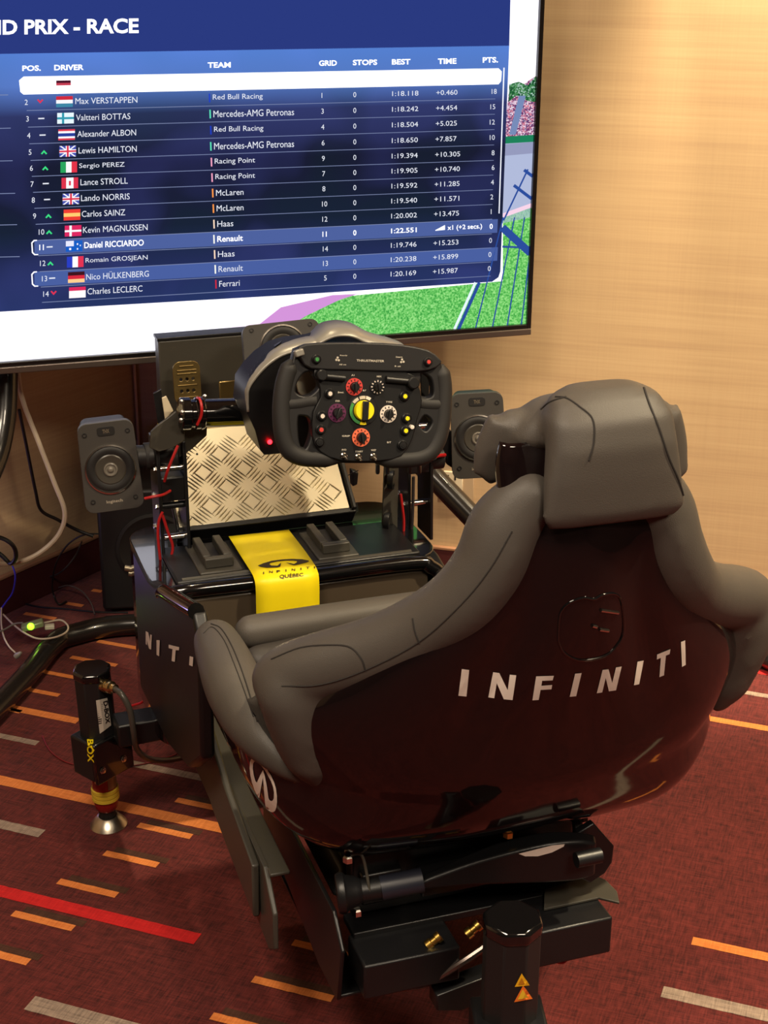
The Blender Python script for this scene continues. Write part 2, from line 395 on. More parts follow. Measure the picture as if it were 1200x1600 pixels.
# the picture: emissive layers in the plane of the screen
def tvp(px, py, lay=0): 
    p = at(px, py, TV0, 1, 0.0); return Vector((p.x, .0062-.0004*lay, p.z))
def grass_mat():
    m = bpy.data.materials.new('screen_grass'); m.use_nodes = True; nt = m.node_tree; nt.nodes.clear()
    e = nt.nodes.new('ShaderNodeEmission'); o = nt.nodes.new('ShaderNodeOutputMaterial'); tc = nt.nodes.new('ShaderNodeTexCoord'); n = nt.nodes.new('ShaderNodeTexNoise')
    n.inputs['Scale'].default_value = 260; n.inputs['Detail'].default_value = 3; nt.links.new(tc.outputs['Object'], n.inputs['Vector'])
    r = ramp(nt, n.outputs['Fac'], [(.34, lin((62, 160, 70))), (.5, lin((110, 205, 100))), (.66, lin((160, 230, 140)))])
    nt.links.new(r.outputs[0], e.inputs[0]); e.inputs[1].default_value = 1.0; nt.links.new(e.outputs[0], o.inputs[0]); return m
def speck_mat(name, stops, sc):
    m = bpy.data.materials.new(name); m.use_nodes = True; nt = m.node_tree; nt.nodes.clear()
    e = nt.nodes.new('ShaderNodeEmission'); o = nt.nodes.new('ShaderNodeOutputMaterial'); tc = nt.nodes.new('ShaderNodeTexCoord'); n = nt.nodes.new('ShaderNodeTexVoronoi')
    n.inputs['Scale'].default_value = sc; nt.links.new(tc.outputs['Object'], n.inputs['Vector'])
    s = nt.nodes.new('ShaderNodeSeparateColor'); nt.links.new(n.outputs['Color'], s.inputs[0])
    r = ramp(nt, s.outputs[0], stops); r.color_ramp.interpolation = 'CONSTANT'
    nt.links.new(r.outputs[0], e.inputs[0]); nt.links.new(e.outputs[0], o.inputs[0]); return m
def panel_mat(name, k=1.0, add=(0, 0, 0)):
    """navy panel with soft blue, violet and green glows of the blurred game behind it"""
    m = bpy.data.materials.new(name); m.use_nodes = True; nt = m.node_tree; nt.nodes.clear()
    e = nt.nodes.new('ShaderNodeEmission'); o = nt.nodes.new('ShaderNodeOutputMaterial'); tc = nt.nodes.new('ShaderNodeTexCoord'); sx = nt.nodes.new('ShaderNodeSeparateXYZ')
    nt.links.new(tc.outputs['Object'], sx.inputs[0])
    zt = tvp(400, 76).z; zb = tvp(400, 475).z
    mr = nt.nodes.new('ShaderNodeMapRange'); mr.inputs['From Min'].default_value = zt; mr.inputs['From Max'].default_value = zb; nt.links.new(sx.outputs['Z'], mr.inputs['Value'])
    def c(r, g, b): 
        q = lin((r, g, b)); return tuple(min(1, v*k+a) for v, a in zip(q[:3], add))+(1,)
    r = ramp(nt, mr.outputs[0], [(0, c(92, 138, 226)), (.12, c(92, 130, 208)), (.23, c(44, 52, 92)), (.42, c(25, 27, 48)), (.66, c(27, 33, 58)), (.86, c(40, 50, 98)), (1, c(42, 56, 108))])
    n = nt.nodes.new('ShaderNodeTexNoise'); n.inputs['Scale'].default_value = 5.5; n.inputs['Detail'].default_value = 1; nt.links.new(tc.outputs['Object'], n.inputs['Vector'])
    r2 = ramp(nt, n.outputs['Fac'], [(.38, c(10, 44, 30)), (.5, c(28, 34, 60)), (.62, c(74, 80, 160))])
    mx = nt.nodes.new('ShaderNodeMixRGB'); mx.inputs[0].default_value = .16; nt.links.new(r.outputs[0], mx.inputs[1]); nt.links.new(r2.outputs[0], mx.inputs[2])
    nt.links.new(mx.outputs[0], e.inputs[0]); nt.links.new(e.outputs[0], o.inputs[0]); return m
TVW = TV0
def flat(polys, lay, name, m, parent):
    mb = MB()
    for poly in polys:
        V = [tvp(x, y, lay) for x, y in poly]; tri = tessellate_polygon([[Vector((v.x, v.z, 0)) for v in V]]); mb.add(V, [tuple(t) for t in tri])
    return mb.build(name, m, parent, TVW, recalc=False, smooth=False)
mbs = MB().box((-TW/2, .012, TH/2), (TW-.02, .011, TH-.02))
screen = mbs.build('screen', emis('screen_white', (246, 244, 255), 1.5), tv, TV0)
RE_ = 848
def rx(y): return 851-.043*y-6   # right edge of the lit screen
flat([[(796, 148), (840, 118), (rx(225), 225), (788, 225)]], 1, 'game_picture', speck_mat('screen_crowd', [(0, lin((120, 60, 110))), (.25, lin((205, 170, 200))), (.45, lin((90, 70, 120))), (.6, lin((220, 130, 150))), (.8, lin((240, 220, 235)))], 420), screen)
flat([[(797, 132), (812, 128), (826, 134), (838, 120), (rx(118), 118), (rx(160), 160), (825, 158), (808, 150), (796, 160)]], 2, 'game_picture', speck_mat('screen_trees', [(0, lin((30, 80, 50))), (.3, lin((90, 150, 100))), (.6, lin((40, 110, 60))), (.8, lin((170, 200, 190)))], 380), screen)
flat([[(812, 150), (823, 150), (807, 211), (797, 211)]], 3, 'game_picture', emis('screen_steps', (120, 140, 185)), screen)
flat([[(791, 214), (rx(212), 211), (rx(222), 222), (790, 225)]], 3, 'game_picture', emis('screen_banner', (30, 130, 90)), screen)
flat([[(790, 225), (rx(222), 222), (rx(340), 340), (785, 350)]], 2, 'game_picture', emis('screen_track', (178, 188, 220), 1.0), screen)
flat([[(790, 226), (rx(222), 222), (rx(240), 240), (789, 244)]], 3, 'game_picture', emis('screen_barrier', (150, 155, 190), 1.0), screen)
grass = flat([[(380, 535), (440, 520), (520, 466), (787, 440), (787, 338), (rx(322), 322), (rx(512), 508), (640, 527), (384, 560)]], 2, 'game_picture', grass_mat(), screen)
flat([[(384, 525), (440, 481), (520, 462), (560, 460), (530, 470), (478, 495), (452, 512), (440, 522), (390, 552), (384, 548)]], 3, 'game_picture', emis('screen_kerb', (214, 150, 220), 1.0), screen)
flat([[(330, 500), (400, 489), (530, 463), (480, 494), (400, 516), (384, 530), (384, 520)]], 2, 'game_picture', emis('screen_runoff', (248, 230, 250), 1.3), screen)
flat([[(787, 334), (rx(320), 318), (rx(326), 325), (787, 341)]], 4, 'game_picture', emis('screen_kerb_white', (240, 205, 225), 1.1), screen)
fence = []
def ln(x0, y0, x1, y1, w):
    d = Vector((x1-x0, y1-y0)).normalized(); n = Vector((-d.y, d.x))*w/2; fence.append([(x0+n.x, y0+n.y), (x1+n.x, y1+n.y), (x1-n.x, y1-n.y), (x0-n.x, y0-n.y)])
ln(717, 516, 750, 442, 5); ln(786, 356, 830, 396, 12); ln(786, 386, 815, 387, 3); ln(788, 345, 826, 265, 2.5)
for x in (744, 770, 793, 815): ln(x, 514, x+(.32*(836-x)+14), 340+(.0)*x, 2)
ln(804, 290, 833, 312, 5); ln(820, 266, 836, 278, 5)
flat([[(p[0], p[1]) for p in q] for q in fence], 5, 'game_picture', emis('screen_fence', (44, 78, 158), 1.0), screen)
fence = []; 
ln(711, 515, 744, 442, 4)
flat(fence, 5, 'game_picture', emis('screen_fence_light', (225, 240, 250), 1.1), screen)
LX = -215
flat([[(LX, -120), (802, -120), (797, 72), (LX, 88)]], 4, 'results_header', emis('screen_navy', (42, 58, 128), 1.0), screen)
flat([[(LX, 88), (797, 71.5), (783, 425), (780, 434), (770, 441), (450, 462), (0, 488), (LX, 502)]], 4, 'results_panel', panel_mat('screen_panel'), screen)
flat([[(37, 120), (780, 107), (785, 112), (784, 127), (780, 132), (37, 148), (32, 144), (30, 126)]], 6, 'highlight_row', emis('screen_white_row', (252, 252, 255), 1.6), screen)
# rows
def rowy(i, side):   # i = 2..14 ; baseline centre at x~50 and x~768
    import bisect
    Lx = {2: (41, 160), 3: (43, 186), 4: (45, 212), 5: (47, 238), 6: (49, 263), 7: (50, 288), 8: (52, 313), 9: (54, 338), 10: (61, 363), 11: (62, 387), 12: (63, 412), 13: (66, 436), 14: (68, 460)}
    Rx = {2: (772, 143), 3: (770, 167), 4: (769, 191), 5: (769, 215), 6: (771, 239), 7: (771, 262), 8: (770, 285), 9: (769, 308), 10: (768, 331), 11: (768, 354), 12: (767, 376), 13: (766, 398), 14: (765, 420)}
    return (Lx if side == 0 else Rx)[i]
def rp(i, x, dy=0):
    a = rowy(i, 0); b = rowy(i, 1); t = (x-a[0])/(b[0]-a[0]); return (x, a[1]+(b[1]-a[1])*t+dy*(1-.08*t))
lines = []
for i in range(2, 15):
    x0 = 42+(i-2)*2.0; lines.append([rp(i, x0, 12.6), rp(i, 776-(i*.6), 12.6), rp(i, 776-(i*.6), 13.4), rp(i, x0, 13.6)])
for y, x in ((148, 13), (200, 17), (251, 20), (302, 24), (351, 27), (401, 31)): lines.append([(-190, y+5), (x, y), (x, y+1.1), (-190, y+6.1)])
flat(lines, 6, 'row_line', emis('screen_line', (128, 140, 178)), screen)
for i in (11, 13):
    flat([[rp(i, 54, -11.5), rp(i, 779, -11.5), rp(i, 778, 11.5), rp(i, 54, 11.5)]], 5, 'highlight_row', emis('screen_row_blue', (74, 96, 162) if i == 13 else (78, 98, 160)), screen)
    o = [rp(i, 58, -12), rp(i, 53, -12), rp(i, 49, -8), rp(i, 50, 8), rp(i, 54, 12), rp(i, 60, 12)]; n_ = [rp(i, 60, 10.4), rp(i, 55, 10.2), rp(i, 52, 7), rp(i, 51, -7), rp(i, 54, -10), rp(i, 58, -10.2)]
    flat([o+n_], 7, 'bracket', emis('screen_bright', (245, 245, 255), 1.3), screen)
flat([[(787.6, 106), (789.6, 106), (781.6, 334), (780, 334)]], 6, 'scroll_bar', emis('screen_scroll', (235, 238, 250), 1.2), screen)
txt = emis('screen_lettering', (226, 230, 240), 1.1); txtb = emis('screen_bold_lettering', (250, 250, 255), 1.6)
def tvtext(mb, s, x0, yc, width, height, slope, bold=0, lay=8, col=None):
    """text in a photo-pixel box, baseline sloping with the rows"""
    def fn(u, v):
        x = x0+u*width; y = yc+height/2-v*height+slope*(u*width); x -= (v-.5)*height*(-.0)
        return tvp(x-(v*height)*(-(.073-.000148*x))*.0, y, lay)
    if s and set(s) <= set('0123456789'):
        k = height/.70; adv = {c: (.30 if c == '1' else .52) for c in s}; tot = sum(.52 for c in s)
        def f2(u, v): return fn((u*k*.92+(width-(.52*len(s)-.06)*k*.92)/2)/width, v/.70)
        text_on(mb, s, f2, bold, norm=False)
    else: text_on(mb, s, fn, bold)
names = ['Max VERSTAPPEN', 'Valtteri BOTTAS', 'Alexander ALBON', 'Lewis HAMILTON', 'Sergio PEREZ', 'Lance STROLL', 'Lando NORRIS', 'Carlos SAINZ', 'Kevin MAGNUSSEN', 'Daniel RICCIARDO', 'Romain GROSJEAN', 'Nico HÜLKENBERG', 'Charles LECLERC']
nx = [(118, 215), (119, 204), (121, 213), (123, 214), (124, 195), (126, 200), (127, 203), (128, 196), (130, 231), (132, 225), (134, 231), (135, 233), (137, 223)]
teams = ['Red Bull Racing', 'Mercedes-AMG Petronas', 'Red Bull Racing', 'Mercedes-AMG Petronas', 'Racing Point', 'Racing Point', 'McLaren', 'McLaren', 'Haas', 'Renault', 'Haas', 'Renault', 'Ferrari']
txw = [(333, 411), (334, 460), (335, 412), (335, 460), (336, 399), (337, 399), (338, 381), (339, 381), (340, 365), (340, 380), (341, 367), (342, 380), (343, 375)]
grid = [1, 3, 4, 6, 9, 7, 8, 10, 12, 11, 14, 13, 5]
best = ['1:18.118', '1:18.242', '1:18.504', '1:18.650', '1:19.394', '1:19.905', '1:19.592', '1:19.540', '1:20.002', '1:22.551', '1:19.746', '1:20.238', '1:20.169']
tims = ['+0.460', '+4.454', '+5.025', '+7.857', '+10.305', '+10.740', '+11.285', '+11.571', '+13.475', 'x1 (+2 secs.)', '+15.253', '+15.899', '+15.987']
pts = [18, 15, 12, 10, 8, 6, 4, 2, 1, 0, 0, 0, 0]
for k in range(13):
    i = k+2; a = rowy(i, 0); b = rowy(i, 1); sl = (b[1]-a[1])/(b[0]-a[0]); B = .012 if i == 11 else 0
    mb = MB()
    def put(s, x0, x1, h=9.2, bold=B):
        tvtext(mb, str(s), x0, rp(i, x0)[1], x1-x0, h, sl, bold)
    sw = 4 if i < 10 else 12
    put(i, a[0]-3.5, a[0]-3.5+(7 if i < 10 else 13), 8.5)
    put(names[k], *nx[k], 9.5 if i != 13 else 11.5)
    put(teams[k], *txw[k], 10.5 if teams[k][0] in 'R' and teams[k] != 'Renault' or 'Mercedes' in teams[k] else 9.2)
    gx = 504+k*.4; g = str(grid[k]); put(g, gx-2.5-3*(len(g)-1), gx+2.5+3*(len(g)-1) if grid[k] != 1 else gx+1.2, 8)
    put('0', 552, 557.5, 8)
    put(best[k], 613.5-k*.2, 654.5-k*.3, 7.6)
    tx = 682.5-k*.45
    if i == 11: put(tims[k], 700, 754, 9.6, .01)
    else: put(tims[k], tx, tx+(33 if len(tims[k]) == 6 else 39), 7.6)
    px_ = b[0]; p = str(pts[k]); put(p, px_-2.8*len(p), px_+2.8*len(p), 7.8)
    mb.build('row_lettering', txtb if i == 11 else txt, screen, TVW, recalc=False, smooth=False)
    # team colour bar
    tc_ = {'Red Bull Racing': (30, 60, 190), 'Mercedes-AMG Petronas': (90, 220, 180), 'Racing Point': (240, 160, 190), 'McLaren': (250, 150, 70), 'Haas': (245, 215, 190), 'Renault': (245, 245, 235), 'Ferrari': (200, 40, 60)}[teams[k]]
    xx = txw[k][0]-6.5
    flat([[rp(i, xx, -7), rp(i, xx+2.2, -7), rp(i, xx+2.7, 7), rp(i, xx+.5, 7)]], 8, 'team_bar', emis('bar_%d' % i, tc_, 1.1), screen)
    # arrow / dash
    ax = a[0]+(22 if i < 10 else 16); up = i in (5, 6, 9, 10, 12); dn = i in (2, 14)
    if up or dn:
        s_ = 1 if up else -1; y = rp(i, ax)[1]
        ar = [(ax-5, y+3*s_), (ax, y-2.5*s_), (ax+5, y+3*s_), (ax+3, y+4.4*s_), (ax, y+1*s_), (ax-3, y+4.4*s_)]
        flat([ar], 8, 'arrow', emis('arrow_%d' % i, (60, 220, 130) if up else (220, 50, 80), 1.1), screen)
    else:
        flat([[rp(i, ax-5, -1), rp(i, ax+4.5, -1), rp(i, ax+4.5, 1), rp(i, ax-5, 1)]], 8, 'dash', txt, screen)
# flags
FL = {2: ('h', [(200, 40, 60), (240, 240, 245), (60, 130, 160)]), 3: ('fin', 0), 4: ('h5', 0), 5: ('uk', 0), 6: ('v', [(40, 160, 90), (240, 240, 240), (220, 50, 70)]), 7: ('can', 0), 8: ('uk', 0),
      9: ('h', [(230, 60, 50), (250, 200, 110), (230, 60, 50)]), 10: ('den', 0), 11: ('aus', 0), 12: ('v', [(40, 60, 190), (245, 245, 245), (220, 50, 80)]), 13: ('h', [(60, 20, 30), (210, 40, 60), (250, 200, 140)]), 14: ('h', [(215, 40, 90), (248, 244, 246), (248, 244, 246)])}
fm = {}
def fmat(c):
    if c not in fm: fm[c] = emis('flag_%d_%d_%d' % c, c, 1.1)
    return fm[c]
W_, R2, B2 = (244, 244, 250), (215, 50, 75), (30, 70, 170)
for i in range(2, 15):
    x0 = 88+(i-2)*1.68; x1 = x0+26; y0 = -8; h = 17; mb = MB(); mats = []
    def cell(u0, v0, u1, v1, c, lay=8):
        if c not in mats: mats.append(c)
        q = [rp(i, x0+(x1-x0)*u, y0+h*v) for u, v in ((u0, v0), (u1, v0), (u1, v1), (u0, v1))]
        mb.add([tvp(x, y, lay) for x, y in q], [(0, 1, 2, 3)], mats.index(c))
    kind, dat = FL[i]
    if kind == 'h':
        for j, c in enumerate(dat): cell(0, j/3, 1, (j+1)/3, c)
    elif kind == 'v':
        for j, c in enumerate(dat): cell(j/3, 0, (j+1)/3, 1, c)
    elif kind == 'fin': cell(0, 0, 1, 1, (225, 240, 248)); cell(.28, 0, .42, 1, (50, 150, 170), 9); cell(0, .4, 1, .6, (50, 150, 170), 9)
    elif kind == 'den': cell(0, 0, 1, 1, (215, 40, 95)); cell(.28, 0, .42, 1, W_, 9); cell(0, .42, 1, .6, W_, 9)
    elif kind == 'h5':
        for j, (c, u, v) in enumerate((((215, 60, 80), 0, .17), (W_, .17, .36), ((40, 60, 150), .36, .66), (W_, .66, .83), ((215, 60, 80), .83, 1))): cell(0, u, 1, v, c)
    elif kind == 'can': cell(0, 0, .28, 1, R2); cell(.28, 0, .72, 1, W_); cell(.72, 0, 1, 1, R2); cell(.44, .3, .56, .72, R2, 9)
    elif kind == 'uk':
        cell(0, 0, 1, 1, (70, 80, 170))
        for (u0, v0), (u1, v1) in (((0, 0), (1, 1)), ((0, 1), (1, 0))):
            q = [(u0, v0), (u0+.12, v0), (u1, v1), (u1-.12, v1)]
            if W_ not in mats: mats.append(W_)
            mb.add([tvp(*rp(i, x0+26*u, y0+h*v), 9) for u, v in q], [(0, 1, 2, 3)], mats.index(W_))
        cell(.38, 0, .62, 1, W_, 10); cell(0, .34, 1, .66, W_, 10); cell(.44, 0, .56, 1, R2, 11); cell(0, .42, 1, .58, R2, 11)
    elif kind == 'aus':
        cell(0, 0, 1, 1, (24, 90, 190)); cell(0, 0, .48, .5, (225, 225, 245), 9); cell(.2, .65, .32, .85, W_, 9); cell(.66, .25, .74, .4, W_, 9); cell(.84, .4, .9, .52, W_, 9); cell(.66, .7, .74, .84, W_, 9)
    mb.build('flag', [fmat(c) for c in mats], screen, TVW, recalc=False, smooth=False)
mb = MB(); 
for j, c in enumerate(((70, 20, 40), (190, 60, 80))):
    mb.add([tvp(x, y, 8) for x, y in ((88, 126+j*4), (111, 125.6+j*4), (111, 129.6+j*4), (88, 130+j*4))], [(0, 1, 2, 3)], j)
mb.build('flag', [fmat((70, 20, 40)), fmat((190, 60, 80))], screen, TVW, recalc=False, smooth=False)
flat([[(681, 360), (696, 352), (696, 359.5), (681, 361)]], 8, 'penalty_icon', txtb, screen)
mb = MB()
for s, x0, x1, y in (('POS.', 35, 64, 107), ('DRIVER', 85, 131, 106), ('TEAM', 325, 361, 102), ('GRID', 499, 527, 99), ('STOPS', 552, 590, 98), ('BEST', 613, 642, 97), ('TIME', 685, 714, 96), ('PTS.', 755, 779, 94)):
    tvtext(mb, s, x0, y, x1-x0, 8.6, -.017, .035)
mb.build('heading_lettering', txtb, screen, TVW, recalc=False, smooth=False)
mb = MB(); tvtext(mb, 'GRAND PRIX - RACE', -89, 44, 306, 23.5, -.012, .05); mb.build('title_lettering', txtb, screen, TVW, recalc=False, smooth=False)
# ------------------------------------------------------------------ television stand of bent tube
def wpath(pts): return [at(x, y, I4, 1, Y) for x, y, Y in pts]
stand = thing('television_stand', 'bent black tubular floor stand behind and under the television', 'tv stand', T(-.35, 3.25, 0))
G = mat('stand_tube', (30, 28, 27), .25, coat=.5)
zt = .027
bp_ = [at(225, 975, I4, 2, zt), at(112, 992, I4, 2, zt)]
base = [(.9, 3.1), (.72, 3.36), (.5, 3.43), (.2, 3.37), (-.1, 3.28)]
mb = MB(); mb.tube(cat([(x, y, zt) for x, y in base]+[tuple(bp_[0])]+[tuple(bp_[1])]+[tuple(at(78, 1012, I4, 2, zt)), tuple(at(40, 1058, I4, 2, zt)), tuple(at(-60, 1165, I4, 2, zt)), tuple(at(-150, 1270, I4, 2, zt))], 6), .025, 16)
mb.build('base_tube', G, stand)
mb = MB(); mb.tube(cat([tuple(q) for q in wpath([(8, 470, 3.16), (8, 580, 3.12), (4, 660, 3.08), (-14, 730, 3.02), (-60, 810, 2.9), (-120, 880, 2.75)])]+[(-1.05, 2.62, .03)]), .027, 16)
mb.build('stand_leg', G, stand)
rl = wpath([(560, 600, 3.42), (640, 706, 3.34), (742, 812, 3.22)]); d_ = (rl[2]-rl[1]).normalized(); end = rl[2]+d_*((rl[2].z-.03)/-d_.z)
mb = MB(); mb.tube([rl[0], rl[1], rl[2], end], .026, 16); mb.build('stand_leg', G, stand)
MB().box((-.25, 3.36, .95), (.5, .03, .3), Matrix.Rotation(R_(17.3), 3, 'Z')).build('mounting_plate', satin, stand, bev=.003)
# ------------------------------------------------------------------ loudspeakers
def speaker(name, label, M, w_=.1, h_=.16, port=True, d=.09):
    """front faces local -y; origin = centre of the front panel's bottom edge"""
    t = thing(name, label, 'speaker', M, None)
    pr = []
    for x, z in roundrect(w_, h_, .016, 5, 0, h_/2):
        k = 1-.05*(z/h_-.5)*(-1); pr.append((x*(1.0 if port is None else (1.03-.07*(z/h_))), z))
    MB().prism(pr, lambda p, q, e: Vector((p, e, q)), 0, .016).build('front_panel', charcoal, t, M, bev=.0035)
    MB().prism([(p*.86, h_/2+(q-h_/2)*.9) for p, q in pr], lambda p, q, e: Vector((p, e, q)), .015, d).build('cabinet', plastic, t, M, bev=.006)
    zc = h_*.47 if port else h_*.5; D = M @ T(0, 0, zc) @ Matrix.Rotation(R_(90), 4, 'X'); r = .043
    MB().lathe([(r+.0015, -.002), (r+.0015, .0022), (r-.001, .0028), (r-.002, -.001)], D, 48, False).build('trim_ring', chrome, t)
    MB().lathe([(r-.0015, .0005), (r-.004, .0022), (r-.010, .0030), (r-.016, .0012)], D, 40, False).build('surround', surround, t)
    MB().lathe([(r-.016, .0012), (r-.018, .0024), (.014, .0008), (.010, .0006)], D, 40, False).build('cone', cone, t)
    MB().lathe([(.0125, .0006), (.0118, .0030), (.0100, .0036), (.0082, .0016), (.0062, .0014), (.0048, .0036), (.0030, .0048), (.0, .0052)], D, 28, False).build('dust_cap', mat('dust_cap', (110, 104, 96), .25), t)
    for sx in (-1, 1):
        for z in (h_*.88 if port else h_*.9, h_*.13):
            S = M @ T(sx*w_*.37, -.0005, z) @ Matrix.Rotation(R_(90), 4, 'X')
            mb = MB(); mb.lathe([(.0042, 0), (.0042, .0012), (.003, .0013), (.0026, -.001), (0, -.0012)], S, 14, False); mb.build('screw', plastic, t)
    if port:
        MB().prism(roundrect(.030, .016, .005, 4, 0, h_*.90), lambda p, q, e: Vector((p, e, q)), -.0015, .001).build('badge', surround, t, M, bev=.001)
        mb = MB(); text_on(mb, 'THX', lambda u, v: Vector((-.006+.012*u, -.0018, h_*.90-.0035+.007*v)), .03); mb.build('badge_lettering', mat('badge_print', (130, 118, 100), .4, .5), t, M, recalc=False, smooth=False)
    mb = MB(); text_on(mb, 'logitech', lambda u, v: Vector((-.014+.028*u, -.0006, h_*.085+.007*v)), .01); mb.build('lettering', mat('speaker_print', (170, 160, 145), .4), t, M, recalc=False, smooth=False)
    return t
def facing(p, yaw, tilt=0, roll=0): return Matrix.Translation(p) @ Matrix.Rotation(R_(yaw), 4, 'Z') @ Matrix.Rotation(R_(tilt), 4, 'X') @ Matrix.Rotation(R_(roll), 4, 'Y')
pL = RIG @ at(181, 798, RIG, 1, .27); speaker('speaker', 'charcoal satellite speaker on the left upright, before the wallpapered corner', facing(pL, 14, -6, -3.2))
pR = RIG @ at(750, 747, RIG, 1, .22); speaker('speaker', 'charcoal satellite speaker right of the steering wheel, before the bare wall', facing(pR, 0, -8, -3.5))
pC = RIG @ at(447, 585, RIG, 1, .42); speaker('centre_speaker', 'charcoal centre speaker mostly hidden behind the wheel base, below the television', facing(pC, 14, -14, -3), .150, .098, False)
# ------------------------------------------------------------------ wall outlet
oc = at(715, 745, MR, 1, -.004)
Mo = MR @ T(oc.x, -.0, oc.z)
t = thing('wall_outlet', 'cream wall outlet low on the wall right of the rig', 'outlet', Mo)
MB().box((0, -.004, 0), (.085, .008, .125)).build('cover_plate', mat('outlet_plate', (176, 152, 122), .5), t, Mo, bev=.002)
MB().box((-.01, -.010, -.01), (.05, .006, .05)).build('socket_face', cream, t, Mo, bev=.002)
MB().box((-.022, -.0135, .0), (.004, .002, .012)).box((-.004, -.0135, .0), (.004, .002, .012)).box((-.012, -.0135, -.022), (.007, .002, .006)).build('socket_slots', surround, t, Mo)
# ------------------------------------------------------------------ subwoofer
sp = at(146, 953, I4, 2, 0)
Ms = T(sp.x+.14, sp.y+.12, 0) @ Matrix.Rotation(R_(8), 4, 'Z')
t = thing('subwoofer', 'black box subwoofer on the carpet below the left speaker', 'subwoofer', Ms)
MB().box((0, 0, .165), (.26, .26, .31)).build('cabinet', plastic, t, Ms, bev=.008)
MB().lathe([(.09, 0), (.09, .004), (.082, .006), (.07, .001), (.0, -.004)], Ms @ T(0, -.13, .17) @ Matrix.Rotation(R_(90), 4, 'X'), 40, False).build('driver', surround, t)
for sx in (-1, 1):
    for sy in (-1, 1): MB().lathe([(.014, 0), (.016, .008), (.014, .012)], Ms @ T(sx*.1, sy*.1, 0), 14).build('foot', rubber, t)
# ================================================================== SIMULATOR FRAME
def rg(x, y, b): return at(x, y, RIG, 1, b)
FR = RIG @ T(0, 0, .13)
frame = thing('simulator_frame', 'black metal racing simulator chassis carrying the seat and wheel above the carpet', 'simulator frame', FR)
def plate(mb, poly, a0, a1): return mb.prism(poly, lambda p, q, e: Vector((e, p, q)), a0, a1)          # side plate: poly in (b, z)
def face(mb, poly, b0, b1): return mb.prism(poly, lambda p, q, e: Vector((p, e, q)), b0, b1)           # rear facing plate: poly in (a, z)
def bolts(pts, d, r=.006, h=.006, m=chrome, par=None, name='bolt', M=RIG):
    for p in pts:
        D = M @ axis_z_to(Vector(p), Vector(p)+Vector(d))
        MB().lathe([(r*1.3, 0), (r*1.3, h*.25), (r, h*.3), (r, h), (r*.6, h*1.15)], D, 6 if r > .004 else 12).build(name, m, par)
# tub under the pedals: glossy body, side walls run back beneath the seat
body = MB()
zt_ = .53
body.prism(roundrect(.52, .30, .06, 6, -.075, .25), lambda p, q, e: Vector((p, q, e)), .22, zt_)
tub = body.build('front_tub', glossb, frame, RIG, bev=.012, seg=3)
mb = MB(); 
wall_b = mat('black_side_wall', (13, 12, 13), .42)
topl = [at(x, y, RIG, 0, -.338) for x, y in ((232, 914), (250, 926), (276, 941), (300, 956))]
for a0, a1 in ((-.338, -.315), (.16, .183)):
    plate(mb, [(.30, .525), (.16, .527)]+[(q.y, q.z) for q in topl[1:]]+[(topl[-1].y-.03, topl[-1].z-.04), (topl[-1].y-.02, .40), (-.15, .33), (.05, .27), (.30, .25)] if a0 < 0 else [(.30, .525), (.12, .527), (.07, .515), (.02, .485), (-.2, .44), (-.2, .33), (.05, .27), (.30, .25)], a0, a1)
    mb.build('side_wall', wall_b, frame, RIG, bev=.006, seg=3); mb = MB()
# raised rim of the rear opening
mb = MB(); rim = [(-.332, topl[3].y+.0, topl[3].z), (-.332, topl[2].y, topl[2].z), (-.330, topl[1].y, topl[1].z), (-.318, .10, .522), (-.27, .095, .527), (-.1, .09, .527), (.12, .09, .527), (.155, .085, .518), (.175, .08, .49), (.176, .08, .40), (.172, .09, .26)]
mb.tube(cat(rim, 6), .013, 12, up=(0, 1, 0)); mb.build('tub_rim', glossb, frame, RIG)
MB().box((-.075, .098, .40), (.46, .012, .22)).build('recessed_panel', mat('gloss_brown_reflection', (74, 64, 52), .25), frame, RIG, bev=.004)  # brown painted in for the leather and light reflected by the gloss
# deck plate with pedal slots
MB().box((-.075, .19, zt_+.004), (.44, .16, .008)).build('deck_plate', satin, frame, RIG, bev=.003)
MB().tube([(-.285, .118, zt_+.006), (.13, .118, zt_+.006)], .005, 8).build('deck_edge', satin_g, frame, RIG)
for x0, y0, x1, y1 in ((320, 862, 350, 884), (500, 838, 528, 860)):
    p0 = at(x0, y0, RIG, 2, zt_+.012); p1 = at(x1, y1, RIG, 2, zt_+.012); cx = (p0.x+p1.x)/2; 
    yb = .125; yf = .255; 
    MB().box((cx, (yb+yf)/2, zt_+.009), (.075, yf-yb, .006)).build('slot_plate', satin_g, frame, RIG, bev=.0025)
    u = MB(); u.box((cx-.018, (yb+yf)/2+.012, zt_+.021), (.014, yf-yb-.04, .018)).box((cx+.018, (yb+yf)/2+.012, zt_+.021), (.014, yf-yb-.04, .018)); u.box((cx, yb+.022, zt_+.021), (.05, .014, .018))
    u.build('slide_channel', satin_g, frame, RIG, bev=.002)
    MB().box((cx, (yb+yf)/2+.02, zt_+.0145), (.020, yf-yb-.06, .004)).build('slot', plastic, frame, RIG)
